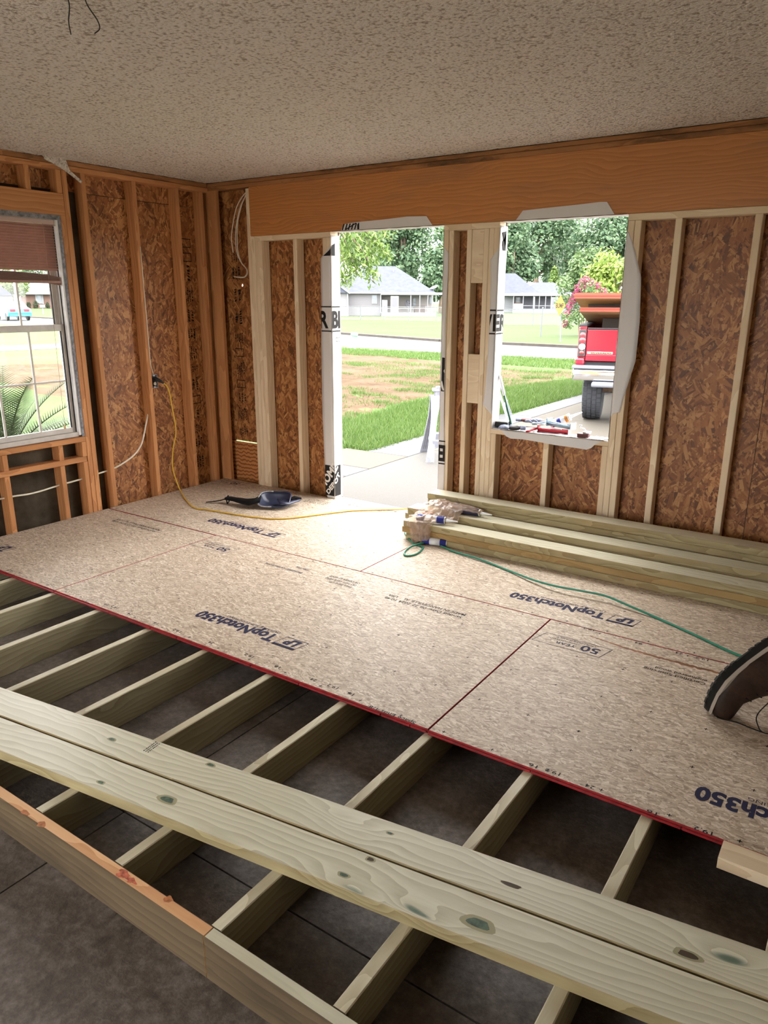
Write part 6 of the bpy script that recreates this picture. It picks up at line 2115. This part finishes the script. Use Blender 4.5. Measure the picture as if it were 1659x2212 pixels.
# ------------------------------------------------------------------ red pickup with panels on its bed
def pickup():
    root = tag(empty('pickup_truck'), 'red pickup truck backed up the driveway with panels on its bed', 'truck')
    X = Vector((.966, .259, 0))
    root.matrix_world = frame((1.089, 5.86, ZG + .022), X, Vector((0, 0, 1)).cross(X))
    red = plain('red_truck_paint', (0.27, 0.006, 0.020), 0.22, 0.6)
    blk = plain('black_bed_liner', (0.03, 0.03, 0.034), 0.6)
    chr_ = plain('chrome_bumper', (0.80, 0.82, 0.85), 0.12, 0.5, 1.0)
    rub = plain('tyre_rubber', (0.035, 0.038, 0.045), 0.8, 0.2)
    grey = plain('grey_step_pad', (0.14, 0.15, 0.18), 0.6)
    rust = plain('rusty_steel', (0.22, 0.16, 0.12), 0.7, .3, .4, vary=.4, scale=20)
    zs_ = lambda z: .105 + .94 * z
    B = lambda n, m, a, c=.01, p=root, sm=False: MB().rbox(a[0] * .94, a[1] * .94, a[2], a[3], zs_(a[4]), zs_(a[5]), c).build(n, m, p, None, sm)
    tg = B('tailgate', red, (.145, 1.855, .13, .19, .895, 1.325), .012)
    B('tailgate_trim', red, (.15, 1.85, .118, .132, .855, .945), .006, tg)
    B('tailgate_cap', blk, (.15, 1.85, .12, .20, 1.325, 1.35), .006, tg)
    bdg = B('badge_plate', chr_, (.165, .545, .118, .131, .955, .995), .006, tg)
    q = Print().text('SILVERADO', .225 * .94, zs_(.964), .021, .28, bold=.03)
    q.b.v = [(v[0], .1165, v[1]) for v in q.b.v]
    q.b.build('badge_lettering', M_black_ink, tg)
    for s in (0, 1):
        x0, x1 = (.035, .14) if s == 0 else (1.86, 1.965)
        sd = B('bed_side', red, ((.02, .10, .14, 2.3, .80, 1.36) if s == 0 else (1.90, 1.98, .14, 2.3, .80, 1.36)), .02)
        B('bed_post', red, (x0, x1, .14, .24, .80, 1.37), .012)
        B('flare', red, ((.0, .14, .10, 1.3, .785, .90) if s == 0 else (1.86, 2.0, .10, 1.3, .785, .90)), .03)
        B('rail_cap', blk, ((.02, .14, .14, 2.3, 1.36, 1.395) if s == 0 else (1.86, 1.98, .14, 2.3, 1.36, 1.395)), .01)
        tl = B('tail_light', plain('smoked_lens_housing', (.03, .03, .035), .25, .6) if s == 0 else bpy.data.materials['smoked_lens_housing'], (x0 - .005, x1, .105, .15, .915, 1.325), .012)
        for zc, r_, m in ((1.24, .038, 'l1'), (1.16, .042, 'l1'), (1.065, .042, 'l2'), (.975, .03, 'l3')):
            mm_ = bpy.data.materials.get('lens_' + m) or plain('lens_' + m, {'l1': (.45, .04, .05), 'l2': (.55, .56, .55), 'l3': (.16, .03, .03)}[m], .2, .6)
            MB().lathe([(r_ * 1.1, 0), (r_ * 1.1, .004), (r_ * .95, .006), (r_ * .5, .014), (.004, .016)], 16, frame(((x0 + x1) / 2 * .94, .106, zs_(zc)), (1, 0, 0), (0, 0, 1))).build('lens', mm_, tl, None, True)
    B('bed_floor', blk, (.10, 1.90, .19, 2.3, .78, .84), .005)
    B('bed_front', red, (.10, 1.90, 2.26, 2.32, .84, 1.36), .01)
    B('bumper', chr_, (-.02, 2.02, -.02, .12, .565, .745), .03, root, True)
    B('bumper_step', grey, (-.03, 2.03, -.04, .14, .745, .79), .012)
    B('hitch_step', grey, (.28, 1.72, -.10, .10, .475, .555), .025, root, True)
    B('licence_recess', grey, (.64, .76, -.03, .0, .63, .70), .01)
    B('frame_rail', rust, (.45, .60, .2, 5.2, .48, .62), .01)
    B('frame_rail', rust, (1.40, 1.55, .2, 5.2, .48, .62), .01)
    MB().tube([(.35, .64, .455), (1.55, .64, .455)], .05, 10).build('rear_axle', rust, root)
    MB().lathe([(.05, -.12), (.16, -.06), (.17, .05), (.06, .12)], 14, frame((.94, .64, .455), (0, 1, 0), (0, 0, 1))).build('differential', rust, root, None, True)
    R_ = .455
    def wheel(x, y):
        w = empty('wheel', (x, y, R_), 0, root)
        m = frame((0, 0, 0), (0, 1, 0), (0, 0, 1))
        MB().lathe([(.24, -.13), (.33, -.145), (.39, -.14), (R_ - .015, -.115), (R_ - .008, -.05), (R_ - .008, .05), (R_ - .015, .115), (.39, .14), (.33, .145), (.24, .13)], 40, m).build('tyre', rub, w, None, True)
        tb = MB()
        for i in range(38):
            a = 2 * math.pi * i / 38
            for k, (u0, u1, sk) in enumerate(((-.128, -.072, .0), (-.062, -.006, .06), (.006, .062, .1), (.072, .128, .03))):
                rm = Matrix.Rotation(a + sk, 4, 'X')
                tb.obox(rm, u0, u1, -.027, .027, R_ - .022, R_ + .0 - (.008 if k in (0, 3) else 0))
        tag(tb.build('tread_blocks', rub, w), kind='stuff')
        MB().lathe([(.05, -.03), (.20, -.05), (.235, -.11), (.245, -.13), (.245, .13), (.235, .11), (.20, .02), (.06, .01)], 24, m).build('wheel_rim', chr_, w, None, True)
        MB().lathe([(.04, .02), (.17, .03), (.175, .10), (.06, .12)], 20, m).build('brake_drum', rust, w, None, True)
    for x, y in ((.265, .64), (1.615, .64), (.265, 4.25), (1.615, 4.25)):
        wheel(x, y)
    for i, (y, z, r_) in enumerate(((.80, .0, 0),)):
        for x in (.5, 1.5):
            MB().tube([(x, .95, .40), (x + (.06 if x < 1 else -.06), 1.0, .80)], .03, 8).build('shock_absorber', grey, root)
    # cab and bonnet
    glass = plain('dark_cab_glass', (.03, .035, .04), .1, .7)
    B('cab_body', red, (.03, 1.97, 2.36, 4.1, .62, 1.40), .05, root, True)
    MB().loft([[(.14, 2.40, 1.40), (1.74, 2.40, 1.40), (1.76, 4.05, 1.40), (.12, 4.05, 1.40)], [(.26, 2.55, 1.80), (1.62, 2.55, 1.80), (1.62, 3.5, 1.80), (.26, 3.5, 1.80)]]).build('cab_window_band', glass, root)
    B('cab_roof', red, (.25, 1.75, 2.52, 3.52, 1.79, 1.84), .02, root, True)
    B('bonnet', red, (.06, 1.94, 4.1, 5.45, .62, 1.20), .06, root, True)
    B('front_bumper', chr_, (0, 2.0, 5.45, 5.6, .50, .78), .03, root, True)
    return root
TRK = pickup()
# panels: two tilted stacks, red sealed edges
PX = TRK.matrix_world
M_panel_face = plain('tan_panel_face', (0.36, 0.22, 0.11), 0.7, vary=0.18, scale=5)
M_panel_edge = plain('orange_red_edge', (0.30, 0.035, 0.020), 0.5, vary=0.1, scale=20)
def truck_panel(x0, y0, z0, label, grp):
    tl = Matrix.Rotation(math.radians(-6.2), 4, 'X')
    b = MB()
    L, w, t = 1.22, 2.44, .0175
    b.add([(0, 0, 0), (L, 0, 0), (L, w, 0), (0, w, 0), (0, 0, t), (L, 0, t), (L, w, t), (0, w, t)], [(0, 3, 2, 1), (4, 5, 6, 7)], 0)
    b.add([(0, 0, 0), (L, 0, 0), (L, w, 0), (0, w, 0), (0, 0, t), (L, 0, t), (L, w, t), (0, w, t)], [(0, 1, 5, 4), (1, 2, 6, 5), (2, 3, 7, 6), (3, 0, 4, 7)], 1)
    o = b.build('floor_panel', [M_panel_face, M_panel_edge])
    o.matrix_world = PX @ Matrix.Translation((x0, y0, z0)) @ tl
    return tag(o, label, 'panel', grp)
M_bearer = plain('dark_timber', (0.045, 0.038, 0.032), 0.8)  # one dark wood tone for bearers and spacers
nth = ['bottom', 'second', 'third', 'fourth', 'fifth']
for i in range(3):
    truck_panel(.03 + .006 * (i % 2), -.14 + .01 * (i % 2), 1.600 + i * .0185, 'red edged panel, ' + nth[i] + ' of the lower stack on the truck', 'panels on the truck')
for i in range(4):
    truck_panel(-.04 - .008 * (i % 3), -.26 + .012 * (i % 2), 1.775 + i * .0185, 'red edged panel, ' + nth[i] + ' of the upper stack on the truck', 'panels on the truck')
for i, (y, z) in enumerate(((.80, .90), (1.7, .90))):
    bb_ = MB().box(.35, 1.6, 0, .09, 0, .592 if i == 0 else .49).build('bearer_block', M_bearer)
    bb_.matrix_world = PX @ Matrix.Translation((-.05, y, z))
    tag(bb_, ['timber bearer in the truck bed just behind the tailgate', 'timber bearer in the truck bed near the cab'][i], 'bearer', 'bearers under the panels')
for i, y in enumerate((.45, 1.6)):
    z = 1.658 - (y + .14) * math.tan(math.radians(6.2)) + .002
    bb_ = MB().box(.10, 1.1, 0, .09, 0, .108).build('bearer_block', M_bearer)
    bb_.matrix_world = PX @ Matrix.Translation((0, y, z))
    tag(bb_, ['timber spacer between the panel stacks at their rear end', 'timber spacer between the panel stacks near the cab'][i], 'bearer', 'bearers under the panels')

# ------------------------------------------------------------------ plastic sawhorses on the driveway
M_saw = plain('pale_grey_plastic', (0.17, 0.185, 0.225), 0.6, vary=0.25, scale=18)
M_saw_dark = plain('dark_ribbed_plastic', (0.10, 0.10, 0.12), 0.6)
def sawhorse(label, o, rz):
    root = tag(empty('sawhorse', o, rz), label, 'sawhorse', 'sawhorses on the driveway')
    Hh, Wd, sp = .79, .66, .27
    for s in (-1, 1):
        leaf = empty('leg_panel', (0, 0, 0), 0, root)
        top = Vector((0, s * .035, Hh - .10))
        for x in (-Wd / 2, Wd / 2):
            g = 1 if x > 0 else -1
            rings = []
            for t, hw in ((0, .070), (.12, .050), (.35, .034), (.75, .036), (1.0, .046)):
                c = Vector((x * (.80 + .28 * t), s * (.035 + sp * t), (Hh - .08) * (1 - t)))
                rings.append([c + Vector((-hw, -.016, 0)), c + Vector((hw, -.016, 0)), c + Vector((hw, .016, 0)), c + Vector((-hw, .016, 0))])
            MB().loft(rings).build('leg', M_saw, leaf)
            for k in range(3):
                xx = x * .93 + (k - 1) * .022
                MB().tube([(xx - x * .07, s * (.035 + sp * .25) - s * .02, Hh * .68), (xx + x * .10, s * (.035 + sp * .97) - s * .02, .04)], .006, 4).build('rib', M_saw_dark, leaf)
        MB().obox(Matrix.Identity(4), -Wd * .48, Wd * .48, s * (.035 + sp * .72) - .018, s * (.035 + sp * .72) + .018, Hh * .20, Hh * .29).build('cross_brace', M_saw, leaf)
        MB().obox(Matrix.Identity(4), -Wd * .42, Wd * .42, s * .035 - .016, s * .035 + .016, Hh - .17, Hh - .03).build('upper_panel', M_saw, leaf)
    MB().rbox(-Wd * .46, Wd * .46, -.055, .055, Hh - .035, Hh, .006).build('top_rail', M_saw, root)
    for x in (-.24, -.12, 0, .12, .24):
        MB().rbox(x - .025, x + .025, -.05, .05, Hh, Hh + .018, .004).build('top_lug', M_saw, root)
    return root
sawhorse('weathered plastic sawhorse seen through the doorway', (0.86, 2.84, ZG + .0222), math.radians(38))
sawhorse('plastic sawhorse seen through the window behind the green pole', (-0.16, 5.75, ZG + .0222), math.radians(112))
